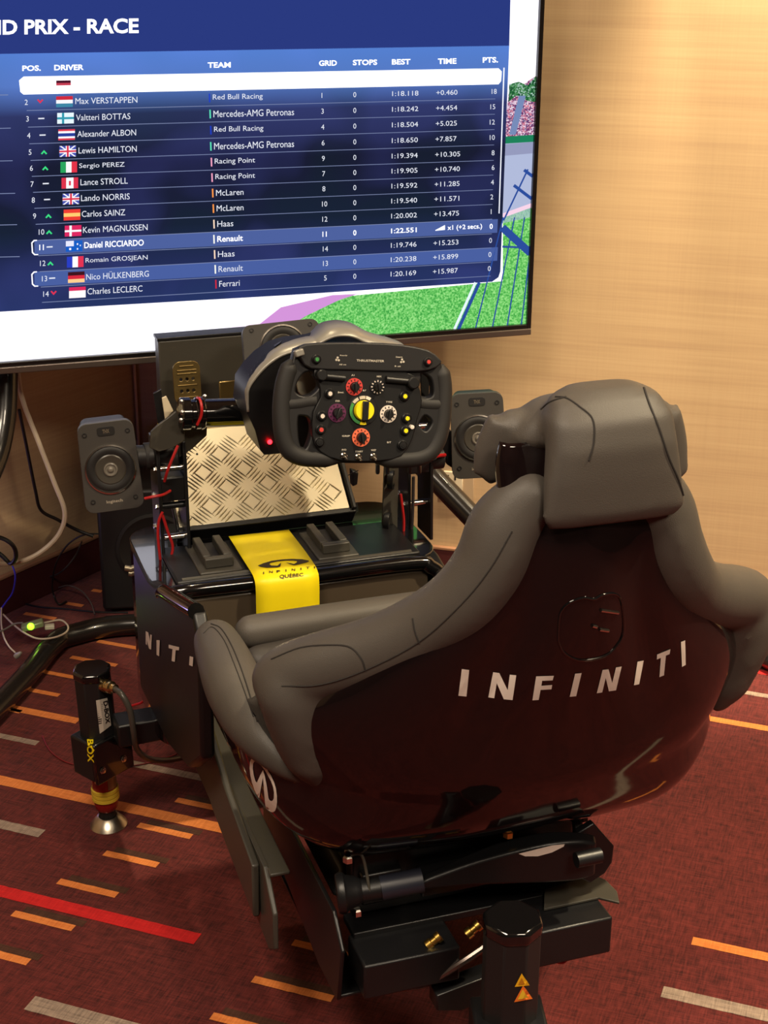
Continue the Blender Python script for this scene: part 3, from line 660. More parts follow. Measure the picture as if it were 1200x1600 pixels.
# heel tray with tread plate
TB = RIG @ Matrix.Translation((-.092, .285, .566)) @ Matrix.Rotation(R_(40), 4, 'X')
tray = thing('heel_tray', 'sloping aluminium five-bar tread plate in front of the steering wheel', 'tread plate', TB)
MB().box((0, .112, -.004), (.322, .222, .006)).build('tread_plate', alu, tray, TB, bev=.001)
MB().box((.004, -.004, -.020), (.336, .010, .040)).box((0, .112, -.014), (.330, .226, .01)).box((.168, .11, -.006), (.008, .23, .03)).build('tray_frame', satin, tray, TB, bev=.002)
MB().box((0, .214, .001), (.322, .018, .003)).build('yellow_edge_strip', yellow, tray, TB, bev=.0008)
st = MB(); cs = .0385
for i in range(-6, 7):
    for j in range(-6, 14):
        cx = (i-j)*cs*.70; cy = (i+j)*cs*.70
        odd = j % 2 == 0 if False else (i+j) % 2 == 0
        cx = i*cs; cy = .020+j*cs*.93
        if abs(cx) > .156 or cy < .01 or cy > .198: continue
        ang = R_(42 if odd else -48)
        for k in range(-2, 3):
            off = Vector((math.cos(ang+math.pi/2), math.sin(ang+math.pi/2), 0))*k*.0070; c = Vector((cx, cy, 0))+off; d = Vector((math.cos(ang), math.sin(ang), 0)); n_ = Vector((-d.y, d.x, 0)); L = .0172; W2 = .0017; H = .0015
            if abs((c+d*L).x) > .160 or abs((c-d*L).x) > .160: continue
            st.add([c-d*L, c-d*L*.4+n_*W2, c+d*L*.4+n_*W2, c+d*L, c+d*L*.4-n_*W2, c-d*L*.4-n_*W2, c-d*L*.55+Vector((0, 0, H)), c+d*L*.55+Vector((0, 0, H))],
                   [(0, 6, 1), (1, 6, 7, 2), (2, 7, 3), (3, 7, 4), (4, 7, 6, 5), (5, 6, 0)])
for v in st.v: v.z -= .0008
tag(st.build('tread_bars', alu, tray, TB), kind='stuff')
for p in ((-.1, .15), (.09, .16)): MB().lathe([(.002, 0), (.002, .0012), (0, .0015)], TB @ T(p[0], p[1], -.001), 10).build('rivet', plastic, tray)
# yellow strip across the deck
ys = MB(); pth = [(.262, .547), (.2, .547), (.135, .5465), (.10, .5455), (.082, .543), (.0705, .536), (.067, .52), (.067, .50), (.068, .47), (.07, .42), (.071, .38)]
pth = cat(pth, 4)
def edge(px0, py0, px1, py1): return None
pl = at(367, 853, RIG, 2, .545); pr = at(462, 846, RIG, 2, .545); pl2 = at(398, 905, RIG, 2, .545); pr2 = at(502, 893, RIG, 2, .545)
xl = (pl.x+pl2.x)/2; xr = (pr.x+pr2.x)/2
yt = thing('yellow_strip', 'bright yellow vinyl strip with black oval emblem, laid over the glossy deck', 'sticker', RIG @ T((xl+xr)/2, .15, .50))
n = len(pth); vs = []
for b, z in pth:
    for k in range(5):
        u = k/4; vs.append((xl+(xr-xl)*u, b, z+.0006*math.sin(u*3+b*30)))
ys.add(vs, [(i*5+k, i*5+k+1, (i+1)*5+k+1, (i+1)*5+k) for i in range(n-1) for k in range(4)])
strip = ys.build('vinyl_sheet', yellow, yt, RIG); md = strip.modifiers.new('thick', 'SOLIDIFY'); md.thickness = .0008
bvs = bvh(strip); surf_s = lambda x, y, o=.0008: hit(bvs, x, y, .0012)
dark = mat('dark_print', (58, 44, 20), .5)
def S2(pts, sx, sy, ox, oy): return [(ox+x/sx, oy+y/sy) for x, y in pts]
k_ = 9.23
emb = [(120, 318), (200, 285), (320, 250), (450, 232), (600, 222), (760, 228), (850, 245), (858, 258), (820, 275), (740, 295), (640, 315), (590, 300), (520, 275), (590, 285), (640, 296), (680, 275), (684, 255), (640, 246), (520, 246), (400, 258), (300, 280), (285, 300), (310, 318), (400, 322), (456, 278), (440, 335), (400, 344), (250, 348), (160, 338)]
decal('emblem', [S2(emb, k_, k_, 390, 850)], surf_s, dark, yt, 2)
for x, y, ch in ((202, 425, 'I'), (308, 410, 'N'), (414, 402, 'F'), (525, 390, 'I'), (632, 378, 'N'), (740, 366, 'I'), (838, 352, 'T'), (938, 344, 'I')):
    wd = 8 if ch in 'I' else 26; X = 390+x/k_; Y = 850+y/k_
    surf_text('lettering', ch, ((X-wd/k_, Y-1.6), (X+wd/k_, Y-1.9), (X+wd/k_, Y+1.6), (X-wd/k_, Y+1.9)), surf_s, dark, yt, .02)
surf_text('lettering', 'QUÉBEC', ((390+430/k_, 850+440/k_), (390+770/k_, 850+412/k_), (390+775/k_, 850+472/k_), (390+432/k_, 850+508/k_)), surf_s, dark, yt, .02)
# lettering on the tub's left wall
bvt = bvh([o for o in frame.children if o.name.startswith('side_wall')][0]); surf_t = lambda x, y, o=.001: hit(bvt, x, y, .0015)
tl = [[(229, 986), (233, 988), (236, 1002), (236, 991), (238.5, 992), (237.5, 1015), (234, 1013), (231, 1000), (231, 1008), (229, 1006)],
      [(246, 1000), (251, 1000), (250, 1025), (246, 1023)],
      [(265, 1007), (281.5, 1011), (281, 1016), (276, 1015.5), (274.5, 1034), (269.5, 1032.5), (271, 1014), (265, 1012.5)],
      [(298, 1025), (303.5, 1026.5), (302.5, 1041), (297, 1039)]]
for q in tl: decal('lettering', [q], surf_t, white, frame, 1)
# long rails under the seat
mb = MB(); plate(mb, [(.32, .31), (-.42, .31), (-.47, .26), (-.47, .20), (-.44, .18), (-.2, .205), (.32, .205)], -.288, -.280); mb.box((-.268, -.08, .305), (.030, .72, .006)); mb.build('side_rail', satin_g, frame, RIG, bev=.002)
mb = MB(); plate(mb, [(.32, .31), (-.22, .31), (-.27, .26), (-.27, .205), (.32, .205)], .250, .258); mb.box((.232, .03, .305), (.045, .56, .008)); mb.build('side_rail', satin_g, frame, RIG, bev=.002)
mb = MB(); plate(mb, [(-.2, .33), (-.58, .33), (-.62, .29), (-.60, .195), (-.5, .19), (-.2, .24)], -.232, -.226); mb.box((-.21, -.4, .20), (.04, .40, .006)); mb.build('seat_rail', satin, frame, RIG, bev=.002)
mb = MB(); plate(mb, [(-.2, .33), (-.46, .33), (-.50, .29), (-.48, .21), (-.2, .24)], .178, .184); mb.box((.16, -.36, .21), (.04, .28, .006)); mb.build('seat_rail', satin, frame, RIG, bev=.002)
plg = MB(); p1 = at(345, 1240, RIG, 0, -.292); 
plate(plg, [(.02, .36), (-.10, .385), (-.24, .33), (-.40, .30), (-.40, .21), (-.14, .235), (.0, .27)], -.30, -.289); plg.build('side_gusset', satin_g, frame, RIG, bev=.003)
# bell shaped base below the seat
mb = MB(); mb.box((-.01, -.30, .315), (.40, .42, .035), top=.9); mb.build('seat_pan', satin, frame, RIG, bev=.006)
# rear cross beams
beam = MB(); beam.box((-.135, -.60, .245), (.14, .075, .055)); beam.build('rear_beam', satin, frame, RIG, bev=.003)
beam = MB(); beam.box((.10, -.61, .25), (.12, .085, .060)); beam.build('rear_beam', satin, frame, RIG, bev=.003)
MB().box((-.02, -.55, .275), (.36, .05, .012)).build('cross_plate', satin, frame, RIG, bev=.002)
MB().box((-.02, -.52, .33), (.34, .03, .10)).build('rear_panel', satin, frame, RIG, bev=.004)
# cable hoop and lower bracket
mb = MB(); hp = [at(x, y, RIG, 1, b) for x, y, b in ((572, 1528, -.60), (600, 1541, -.62), (640, 1543, -.63), (672, 1534, -.63), (720, 1505, -.64), (760, 1478, -.64))]
mb.tube(cat([tuple(q) for q in hp], 5), .005, 8); mb.build('lower_hoop', mat('dark_chrome', (110, 100, 96), .25, .9), frame, RIG)
mb = MB(); face(mb, [(-.10, .20), (-.02, .215), (-.02, .175), (-.06, .165), (-.10, .175)], -.64, -.61); mb.build('lower_bracket', satin, frame, RIG, bev=.002)
# pivot tube and curved arm across the rear
fc = rg(531, 1392, -.56); 
TD = Vector((.955, 0, .03)).normalized()
def arm_pts(seq): return [tuple(at(x, y, RIG, 1, b)) for x, y, b in seq]
sp_ = arm_pts([(531, 1396, -.58), (560, 1392, -.585), (600, 1386, -.59), (660, 1376, -.60)])
mb = MB(); D = axis_z_to(Vector(sp_[0]), Vector(sp_[1])); mb.lathe([(.012, -.004), (.026, -.004), (.028, 0), (.028, .006), (.024, .010), (.021, .022), (.016, .03)], D, 28); mb.build('pivot_flange', satin, frame, RIG)
mb = MB(); mb.tube(cat(sp_, 5), .016, 18); mb.build('pivot_tube', satin, frame, RIG)
mb = MB(); mb.tube(cat(arm_pts([(595, 1388, -.59), (660, 1375, -.60)]), 4), .0175, 18); mb.build('sleeve', mat('sleeve_blue_black', (34, 36, 46), .35), frame, RIG)
Lo = cat(arm_pts([(648, 1384, -.60), (679, 1371, -.605), (733, 1351, -.61), (792, 1334, -.62), (854, 1320, -.63), (905, 1315, -.635), (932, 1318, -.635)]), 5)
Tp = []
for q, (px, py) in zip(Lo, cat([(648, 1369), (679, 1357), (733, 1333), (792, 1311), (854, 1299), (905, 1299), (930, 1304)], 5)): h_ = at(px, py, RIG, 2, q[2]+.002); Tp.append((h_.x, h_.y, h_.z))
Bo = cat(arm_pts([(650, 1392, -.60), (690, 1388, -.605), (740, 1384, -.61), (800, 1382, -.62), (860, 1380, -.63), (905, 1376, -.635), (930, 1368, -.635)]), 5)
n = len(Lo); Bk = [(t_[0], t_[1], b_[2]) for t_, b_ in zip(Tp, Bo)]; mb = MB()
mb.add([Vector(q) for q in Tp+Lo+Bo+Bk], [(r*n+i, r*n+i+1, ((r+1) % 4)*n+i+1, ((r+1) % 4)*n+i) for r in range(4) for i in range(n-1)]+[(0, n, 2*n, 3*n), (n-1, 2*n-1, 3*n-1, 4*n-1)])
arm = mb.build('curved_bar', satin, frame, RIG, bev=.004, seg=3, ang=40)
bva = bvh(arm); surf_a = lambda x, y, o=.001: hit(bva, x, y, .0015)
decal('oval_label', [[(810, 1333), (830, 1328), (862, 1320), (882, 1318), (880, 1322), (862, 1331), (840, 1337), (820, 1337)]], surf_a, white, frame, 2)
mb = MB(); hx = [at(x, y, RIG, 1, -.60) for x, y in ((926, 1284), (958, 1320), (955, 1345), (944, 1362), (920, 1378), (896, 1366), (900, 1300))]
face(mb, [(q.x, q.z) for q in hx], -.604, -.592); mb.build('hex_plate', satin, frame, RIG, bev=.002)
mb = MB(); mb.tube([tuple(at(900, 1344, RIG, 1, -.655)), tuple(at(938, 1336, RIG, 1, -.655))], .011, 16); mb.build('spacer', satin, frame, RIG)
tb = [at(x, y, RIG, 2, .285) for x, y in ((928, 1366), (946, 1374), (964, 1392), (968, 1410), (935, 1402), (850, 1420), (850, 1390))]
mb = MB(); mb.prism([(q.x, q.y) for q in tb], lambda p, q, e: Vector((p, q, e)), .281, .285); mb.build('rear_tab', satin_g, frame, RIG, bev=.001)
# bracket and bolts at the right, upright rod
mb = MB(); mb.tube([tuple(at(894, 1215, RIG, 1, -.52)), tuple(at(904, 1305, RIG, 1, -.56))], .009, 6, ry=.004); mb.box(tuple(at(905, 1232, RIG, 1, -.52)), (.035, .03, .05)); mb.build('bracket', satin, frame, RIG, bev=.002)
for x, y, b, m_ in ((910, 1266, -.56, chrome), (912, 1277, -.56, chrome), (782, 1250, -.57, brass), (794, 1303, -.60, brass), (544, 1342, -.575, chrome), (558, 1425, -.58, chrome)):
    p = at(x, y, RIG, 1, b); MB().lathe([(.0075, -.004), (.0075, .004), (.005, .006)], RIG @ T(*p), 6).build('nut', m_, frame)
mb = MB(); mb.tube([tuple(at(784, 1254, RIG, 1, -.57)), tuple(at(794, 1302, RIG, 1, -.60))], .0045, 10); mb.build('threaded_rod', satin_g, frame, RIG)
mb = MB(); mb.tube(cat(arm_pts([(548, 1336, -.575), (560, 1334, -.58), (567, 1340, -.585), (573, 1365, -.59), (578, 1395, -.60)]), 5), .0022, 8); mb.build('hooked_rod', satin_g, frame, RIG)
for x, y in ((678, 1470), (740, 1452)):
    p = at(x, y, RIG, 1, -.62); mb = MB(); mb.lathe([(.008, -.012), (.008, -.004), (.006, -.003), (.006, .004), (.008, .005), (.008, .011)], RIG @ T(*p) @ Matrix.Rotation(R_(55), 4, 'Y'), 12); mb.build('cable_fitting', brass, frame)
# stepped underside mechanism
for (a, b, z, sx, sy, sz) in ((-.06, -.47, .30, .10, .08, .07), (.08, -.46, .31, .09, .1, .08), (.0, -.56, .335, .2, .03, .035), (-.15, -.5, .33, .06, .1, .05)):
    MB().box((a, b, z), (sx, sy, sz)).build('slider_block', satin, frame, RIG, bev=.003)
# ------------------------------------------------------------------ uprights
def upright(a0, a1, b0, b1, z0, z1, lean):
    for a in (a0, a1):
        mb = MB(); plate(mb, [(b0, z0), (b1, z0), (b1+lean, z1), (b0+lean, z1)], a-.003, a+.003); mb.build('upright_plate', satin, frame, RIG, bev=.0015)
upright(-.292, -.245, .24, .31, .50, .74, .01)
upright(.172, .216, .24, .31, .50, .745, .01)
for a0, a1, zs in ((-.292, -.245, (.56, .62, .69)), (.172, .216, (.57, .65, .72))):
    for z in zs:
        MB().tube([(a0, .262, z), (a1, .262, z)], .006, 12).build('cross_pin', chrome if z != .62 else satin, frame, RIG)
        bolts([(a0-.003, .262, z), (a0-.003, .29, z+.012)], (-1, 0, 0), .0048, .004, chrome, frame)
    MB().box(((a0+a1)/2, .27, .655), (a1-a0-.004, .045, .045)).build('clamp_block', satin, frame, RIG, bev=.003)
# plain inner plate with collars on the right upright
rp_ = [rg(x, y, .25) for x, y in ((601, 728), (623, 728), (620, 870), (596, 862))]
mb = MB(); face(mb, [(q.x, q.z) for q in rp_], .25, .256); mb.build('inner_plate', satin_g, frame, RIG, bev=.001)
for x, y in ((612, 750), (606, 815)):
    p = rg(x, y, .245); MB().lathe([(.011, -.006), (.0165, -.006), (.018, 0), (.018, .004), (.011, .004)], RIG @ T(*p) @ Matrix.Rotation(R_(60), 4, 'Z') @ Matrix.Rotation(R_(90), 4, 'X'), 24, False).build('collar', satin, frame)
# upper left bracket plates
for nm, px, b in (('bracket_plate', [(236, 675), (246, 665), (257, 657), (275, 643), (288, 668), (289, 688), (270, 700), (248, 706), (234, 700)], .235), ('bracket_plate', [(289, 664), (324, 665), (323, 681), (300, 702), (276, 718), (268, 730), (262, 720), (272, 698), (284, 690)], .262)):
    q = [rg(x, y, b) for x, y in px]; mb = MB(); face(mb, [(v.x, v.z) for v in q], b, b+.006); mb.build(nm, satin_g, frame, RIG, bev=.0012)
q = [rg(x, y, .27) for x, y in ((240, 615), (252, 608), (258, 640), (262, 660), (250, 668), (247, 662))]; mb = MB(); face(mb, [(v.x, v.z) for v in q], .27, .275); mb.build('bracket_plate', satin, frame, RIG, bev=.001)
q = [rg(x, y, .265) for x, y in ((253, 622), (260, 619), (271, 642), (258, 656))]; mb = MB(); face(mb, [(v.x, v.z) for v in q], .265, .269); mb.build('pale_tab', cream, frame, RIG, bev=.001)
# steering cross tube
c0 = rg(281, 647, .225); c1 = rg(470, 641, .225); dv = (c1-c0)
MB().tube([tuple(c0), tuple(c1)], .0245, 28).build('cross_tube', glossb, frame, RIG)
for t_, r_, L_ in ((.0, .0285, .018), (.115, .0275, .012), (.155, .0285, .008)):
    p = c0+dv*t_; D = RIG @ axis_z_to(p, p+dv); MB().lathe([(.0, 0), (r_-.002, 0), (r_, .002), (r_, L_-.002), (r_-.002, L_), (0, L_)], D, 28, False).build('tube_collar', glossb, frame)
bolts([tuple(rg(284, 628, .198)), tuple(rg(285, 645, .196)), tuple(rg(283, 657, .198)), tuple(rg(320, 620, .205))], (0, -1, .2), .0035, .004, chrome, frame)
# speaker arms
for (x0, y0, b0, x1, y1, b1) in ((214, 714, .30, 282, 712, .27), (690, 715, .27, 640, 720, .27)):
    MB().tube([tuple(rg(x0, y0, b0)), tuple(rg(x1, y1, b1))], .0205, 20).build('speaker_arm', plastic, frame, RIG)
p = rg(236, 712, .295); MB().lathe([(.023, -.012), (.024, -.01), (.024, .01), (.023, .012)], RIG @ T(*p) @ Matrix.Rotation(R_(90), 4, 'Y'), 24).build('arm_collar', rubber, frame)
q = [rg(x, y, .262) for x, y in ((676, 690), (705, 672), (712, 735), (700, 727), (694, 708))]; mb = MB(); face(mb, [(v.x, v.z) for v in q], .262, .275); mb.build('speaker_bracket', plastic, frame, RIG, bev=.002)
MB().tube([tuple(rg(432, 795, .50)), tuple(rg(560, 735, .42))], .001, 6).build('brake_line', plastic, frame, RIG)
q = [rg(x, y, .46) for x, y in ((548, 733), (558, 736), (556, 755), (549, 758))]; mb = MB(); face(mb, [(v.x, v.z) for v in q], .45, .47); mb.build('tray_bracket', satin, frame, RIG, bev=.002)
# pedal box at the back and the pedal in front
pb = [rg(x, y, .66) for x, y in ((250, 536), (392, 529), (398, 640), (266, 648))]
mb = MB(); mb.box(((-.205-.03)/2+.01, .75, .745), (.22, .17, .15)); 
pbx = MB(); face(pbx, [(-.207, .62), (-.207, .812), (.06, .812), (.06, .70), (-.02, .70), (-.02, .62)], .66, .70)
PB = RIG @ T(-.08, .73, .62); pbt = thing('pedal_box', 'dark grey metal pedal housing just below the television, left of the wheel', 'pedal box', PB)
pbx.build('housing', satin_g, pbt, RIG, bev=.003)
MB().box((-.075, .68, .815), (.268, .042, .006)).build('lid', satin, pbt, RIG, bev=.001)
MB().box((-.1, .68, .55), (.03, .03, .16)).box((.03, .68, .62), (.03, .03, .16)).build('support', satin, pbt, RIG, bev=.002)
pd = [rg(x, y, .60) for x, y in ((294, 568), (294, 622))]
PM = RIG @ T(pd[1].x, .60, pd[1].z-.01) @ Matrix.Rotation(R_(-8), 4, 'X')
pedal = thing('pedal', 'drilled metal accelerator pedal in front of the grey pedal box', 'pedal', PM)
hh = (pd[0].z-pd[1].z)+.012
pedal_m = mat('pedal_metal', (150, 128, 80), .28, .85)
cu = bpy.data.curves.new('pedal_face', 'CURVE'); cu.dimensions = '2D'; cu.fill_mode = 'BOTH'; cu.extrude = .0025; cu.bevel_depth = .0008
def poly_sp(cu, pts):
    s = cu.splines.new('POLY'); s.points.add(len(pts)-1); s.use_cyclic_u = True
    for p_, q in zip(s.points, pts): p_.co = (q[0], q[1], 0, 1)
poly_sp(cu, roundrect(.052, hh, .014, 5, 0, hh/2))
for z in (hh*.30, hh*.58):
    for dx in (-.012, 0, .012): poly_sp(cu, [(dx+.0042*math.cos(a*math.pi/6), z+.0042*math.sin(a*math.pi/6)) for a in range(12)])
def curve_mesh(cu, name, m, parent, M):
    o = bpy.data.objects.new('tmp', cu); COL.objects.link(o); dg = bpy.context.evaluated_depsgraph_get()
    me = bpy.data.meshes.new_from_object(o.evaluated_get(dg)); bpy.data.objects.remove(o); me.transform(WM[parent.name].inverted() @ M); me.materials.clear(); me.materials.append(m)
    for p in me.polygons: p.use_smooth = True
    me.set_sharp_from_angle(angle=R_(35))
    ob = bpy.data.objects.new(name, me); COL.objects.link(ob); ob.parent = parent; WM[ob.name] = WM[parent.name]; return ob
curve_mesh(cu, 'pedal_face', pedal_m, pedal, PM @ Matrix.Rotation(R_(90), 4, 'X'))
for z in (hh*.15, hh*.44, hh*.72, hh*.80, hh*.90):
    w2 = .019 if z < hh*.85 else .014; MB().tube([(-w2, -.004, z), (w2, -.004, z)], .0016, 8).build('grip_ridge', pedal_m, pedal, PM)
MB().box((0, .012, hh*.2), (.02, .014, hh*.9)).build('pedal_arm', satin, pedal, PM, bev=.002)
PM2 = PM @ T(.088, .0, -.028); p2 = thing('pedal', 'second pedal mostly hidden behind the left edge of the wheel base', 'pedal', PM2)
MB().box((0, 0, .03), (.05, .005, .07)).build('pedal_face', pedal_m, p2, PM2, bev=.002); MB().box((0, .012, .02), (.02, .014, .07)).build('pedal_arm', satin, p2, PM2, bev=.002)
# ------------------------------------------------------------------ motion actuators
def actuator(M, label, yaw_label, full=True):
    """origin at the foot on the floor; local x right, y forward"""
    t = thing('motion_actuator', label, 'actuator', M, 'motion actuators')
    MB().lathe([(.035, 0), (.035, .002), (.032, .006), (.020, .020), (.017, .021), (.016, .014), (.0, .012)], M, 40, False).build('foot_cup', brushed, t)
    MB().lathe([(.0, .012), (.0155, .012), (.0155, .036), (.017, .04)], M, 28, False).build('rod', rubber, t)
    MB().lathe([(.017, .036), (.021, .042), (.0225, .055), (.0225, .062)], M, 32, False).build('lower_collar', redanod, t)
    for k in range(3): MB().lathe([(.022, .060+k*.0085), (.0255, .0605+k*.0085), (.0255, .067+k*.0085), (.022, .0675+k*.0085)], M, 36, False).build('yellow_ring', mat('ring_yellow', (220, 190, 60), .5) if k == 0 and 'ring_yellow' not in bpy.data.materials else bpy.data.materials['ring_yellow'], t)
    MB().lathe([(.0225, .06), (.0225, .125)], M, 36, False).build('sleeve', redanod, t)
    mb = MB(); vs = []
    for k in range(11):
        a = R_(-112+11*k); vs += [M @ Vector((.0232*math.cos(a), .0232*math.sin(a), z)) for z in (.088, .124)]
    mb.add(vs, [(2*k, 2*k+2, 2*k+3, 2*k+1) for k in range(10)]); mb.build('silver_plate', mat('sleeve_plate', (150, 130, 104), .4, .3), t, recalc=False)
    MB().box((0, -.0, .164), (.085, .062, .080)).build('mount_bracket', satin, t, M, bev=.004)
    MB().box((0, -.034, .164), (.088, .010, .084)).build('front_clamp', glossb, t, M, bev=.003)
    for sx in (-.03, .02): bolts([(sx, -.039, .150)], (0, -1, 0), .0055, .004, chrome, t, 'bolt', M)
    oct_ = [(.0330*math.cos(R_(22.5+45*k))/math.cos(R_(22.5))*.95, .0330*math.sin(R_(22.5+45*k))/math.cos(R_(22.5))*.95) for k in range(8)]
    MB().prism(oct_, lambda p, q, e: Vector((p, q, e)), .18, .325).build('motor', plastic, t, M, bev=.002)
    MB().prism([(p*1.05, q*1.05) for p, q in oct_], lambda p, q, e: Vector((p, q, e)), .318, .335).build('motor_cap', glossb, t, M, bev=.004)
    return t
af = at(170, 1288, I4, 2, 0)
MA = Matrix.Translation(af) @ Matrix.Rotation(R_(50), 4, 'Z') @ Matrix.Rotation(R_(-2.5), 4, 'Y')
act = actuator(MA, 'motion actuator left of the rig with red sleeve, yellow rings and silver foot', '')
bm_ = bvh(*[o for o in act.children if o.name.startswith('motor')]); sm = lambda x, y, o=.001: hit(bm_, x, y, .0012)
decal('barcode_label', [[(150, 1094), (167, 1090), (173, 1133), (156, 1146)]], sm, label_w, act, 2)
decal('barcode', [[(153.5, 1101+k*3.2), (159, 1099.5+k*3.2), (159.3, 1101.0+k*3.2), (153.7, 1102.6+k*3.2)] for k in range(10)], sm, plastic, act, 0)
def lift(f, d): return lambda x, y, o=.001: (lambda h: None if h is None else h-(h-CAM).normalized()*d)(f(x, y))
surf_text('label_lettering', 'D-BOX', ((167.5, 1094), (171.5, 1129), (164.5, 1131), (160.5, 1096)), lift(sm, .001), plastic, act, .03)
bk = bvh(*[o for o in act.children if o.name.split('.')[0] in ('mount_bracket', 'front_clamp')]); sk = lambda x, y, o=.001: hit(bk, x, y, .0015)
surf_text('yellow_lettering', 'BOX', ((146, 1156), (148, 1192), (138, 1190), (136, 1156)), sk, yellow, act, .03)
p = at(166, 1072, I4, 1, af.y-.035); d_ = Vector((.8, -.6, .1)).normalized(); D = axis_z_to(p, p+d_)
MB().lathe([(.012, -.012), (.012, 0), (.010, .001), (.010, .006), (.0115, .007), (.0115, .014), (.008, .016), (.008, .024)], D, 20).build('connector', mat('nickel', (205, 180, 130), .25, 1), act)
cb = [tuple(p+d_*.02)]+[tuple(at(x, y, I4, 1, Y)) for x, y, Y in ((190, 1085, af.y-.07), (203, 1110, af.y-.08), (209, 1145, af.y-.08), (214, 1170, af.y-.06), (232, 1185, af.y-.03), (262, 1188, af.y+.03), (300, 1180, af.y+.1))]
mb = MB(); mb.tube(cat(cb, 6), .0055, 12); mb.build('power_cable', mat('cable_sheath', (70, 66, 60), .3), act)
# arm that carries it
pa = at(190, 1130, RIG, 2, .235); pb_ = at(262, 1098, RIG, 2, .26)
d2 = (pb_-pa); L2 = d2.length+.10; ang = math.atan2(d2.y, d2.x)
MB().box((pa.x+d2.x*.95, pa.y+d2.y*.95, .222), (L2, .055, .045), Matrix.Rotation(ang, 3, 'Z')).build('outrigger', satin, frame, RIG, bev=.004)
ra = at(806, 1440, RIG, 2, .385)
MR_ = RIG @ T(ra.x, ra.y+.01, 0) @ Matrix.Rotation(R_(-15), 4, 'Z') @ Matrix.Scale(1.15, 4)
act2 = actuator(MR_, 'motion actuator behind the seat at the bottom edge with two yellow warning triangles', '')
bm2 = bvh(*[o for o in act2.children if o.name.split('.')[0] in ('motor', 'mount_bracket', 'front_clamp')]); sm2 = lambda x, y, o=.001: hit(bm2, x, y, .0012)
decal('warning_triangle', [[(815, 1520), (826.5, 1539), (804, 1541)]], sm2, mat('warn_yellow', (240, 180, 30), .5), act2, 2)
decal('warning_triangle', [[(817, 1539), (831, 1560), (803, 1565)]], sm2, mat('warn_orange', (235, 120, 40), .5), act2, 2)
decal('warning_sign', [[(816.5, 1545), (825, 1558.5), (808.5, 1561)]], lift(sm2, .001), mat('warn_inner', (240, 195, 50), .5), act2, 1)
decal('warning_sign', [[(815, 1527), (820, 1537), (809.5, 1538)], ], lift(sm2, .001), mat('warn_inner2', (190, 120, 20), .5), act2, 1)
MR2 = RIG @ T(.33, .247, 0) @ Matrix.Rotation(R_(-10), 4, 'Z')
# ================================================================== STEERING WHEEL AND WHEEL BASE
WM_ = RIG @ T(0, 0, .855) @ Matrix.Rotation(R_(-12), 4, 'X') @ Matrix.Rotation(R_(7.0), 4, 'Y')
def wp(x, y, d=0):
    p = at(370+x/3.4286, 480+y/3.4286, WM_, 1, d); return (p.x, p.z)
def fx(px, d=0): return [wp(x, y, d) for x, y in px]
whl = thing('steering_wheel', 'black formula style steering wheel with coloured rotary dials and open grips', 'steering wheel', WM_)
def plate_curve(name, outs, y0, depth, bev, m, parent, M):
    cu = bpy.data.curves.new(name, 'CURVE'); cu.dimensions = '2D'; cu.fill_mode = 'BOTH'; cu.extrude = depth/2-bev; cu.bevel_depth = bev; cu.bevel_resolution = 2
    for o in outs: poly_sp(cu, o)
    return curve_mesh(cu, name, m, parent, M @ T(0, y0+depth/2, 0) @ Matrix.Rotation(R_(90), 4, 'X'))
def sm2d(pts, n=3): 
    L = len(pts); P = [pts[-1]]+list(pts)+[pts[0], pts[1]]; out = []
    for i in range(1, L+1):
        a, b, c, d = P[i-1], P[i], P[i+1], P[i+2]
        for k in range(n):
            t = k/n; out.append(tuple(.5*((2*b[j])+(-a[j]+c[j])*t+(2*a[j]-5*b[j]+4*c[j]-d[j])*t*t+(-a[j]+3*b[j]-3*c[j]+d[j])*t**3) for j in (0, 1)))
    return out
outer = fx([(318, 232), (360, 214), (600, 206), (860, 218), (1030, 248), (1082, 288), (1088, 330), (1085, 420), (1082, 520), (1075, 620), (1050, 730), (1000, 800), (900, 825), (620, 825), (400, 822), (320, 800), (285, 740), (262, 620), (258, 500), (275, 400), (300, 310)])
h_ul = sm2d(fx([(352, 345), (398, 335), (425, 370), (446, 405), (440, 440), (398, 478), (350, 484), (308, 462), (306, 424), (322, 382)]))
h_ur = sm2d(fx([(985, 345), (1040, 370), (1058, 430), (1052, 480), (1010, 496), (965, 490), (930, 455), (922, 430), (968, 408), (975, 380)]))
h_ll = sm2d(fx([(318, 585), (350, 572), (390, 585), (408, 640), (400, 700), (375, 762), (338, 760), (320, 700)]))
h_lr = sm2d(fx([(1000, 570), (1040, 590), (1050, 625), (1015, 672), (980, 655), (965, 622)]))
wf = mat('wheel_black', (24, 23, 25), .48, bump=.12, bscale=900)
plate_curve('face_plate', [outer, h_ul, h_ur, h_ll, h_lr], -.004, .022, .003, wf, whl, WM_)
top = sm2d(fx([(330, 235), (372, 206), (520, 197), (700, 198), (880, 208), (1020, 236), (1078, 280), (1085, 300), (1030, 330), (900, 338), (600, 330), (400, 322), (352, 280)], -.012), 2)
plate_curve('top_bar', [top], -.014, .016, .0025, wf, whl, WM_)
hub = sm2d(fx([(420, 340), (600, 345), (900, 350), (955, 400), (985, 500), (960, 600), (935, 700), (880, 790), (760, 818), (560, 816), (450, 770), (410, 690), (415, 560), (455, 480), (440, 400)], -.008), 2)
plate_curve('centre_panel', [hub], -.010, .014, .002, mat('wheel_panel', (17, 17, 19), .42), whl, WM_)
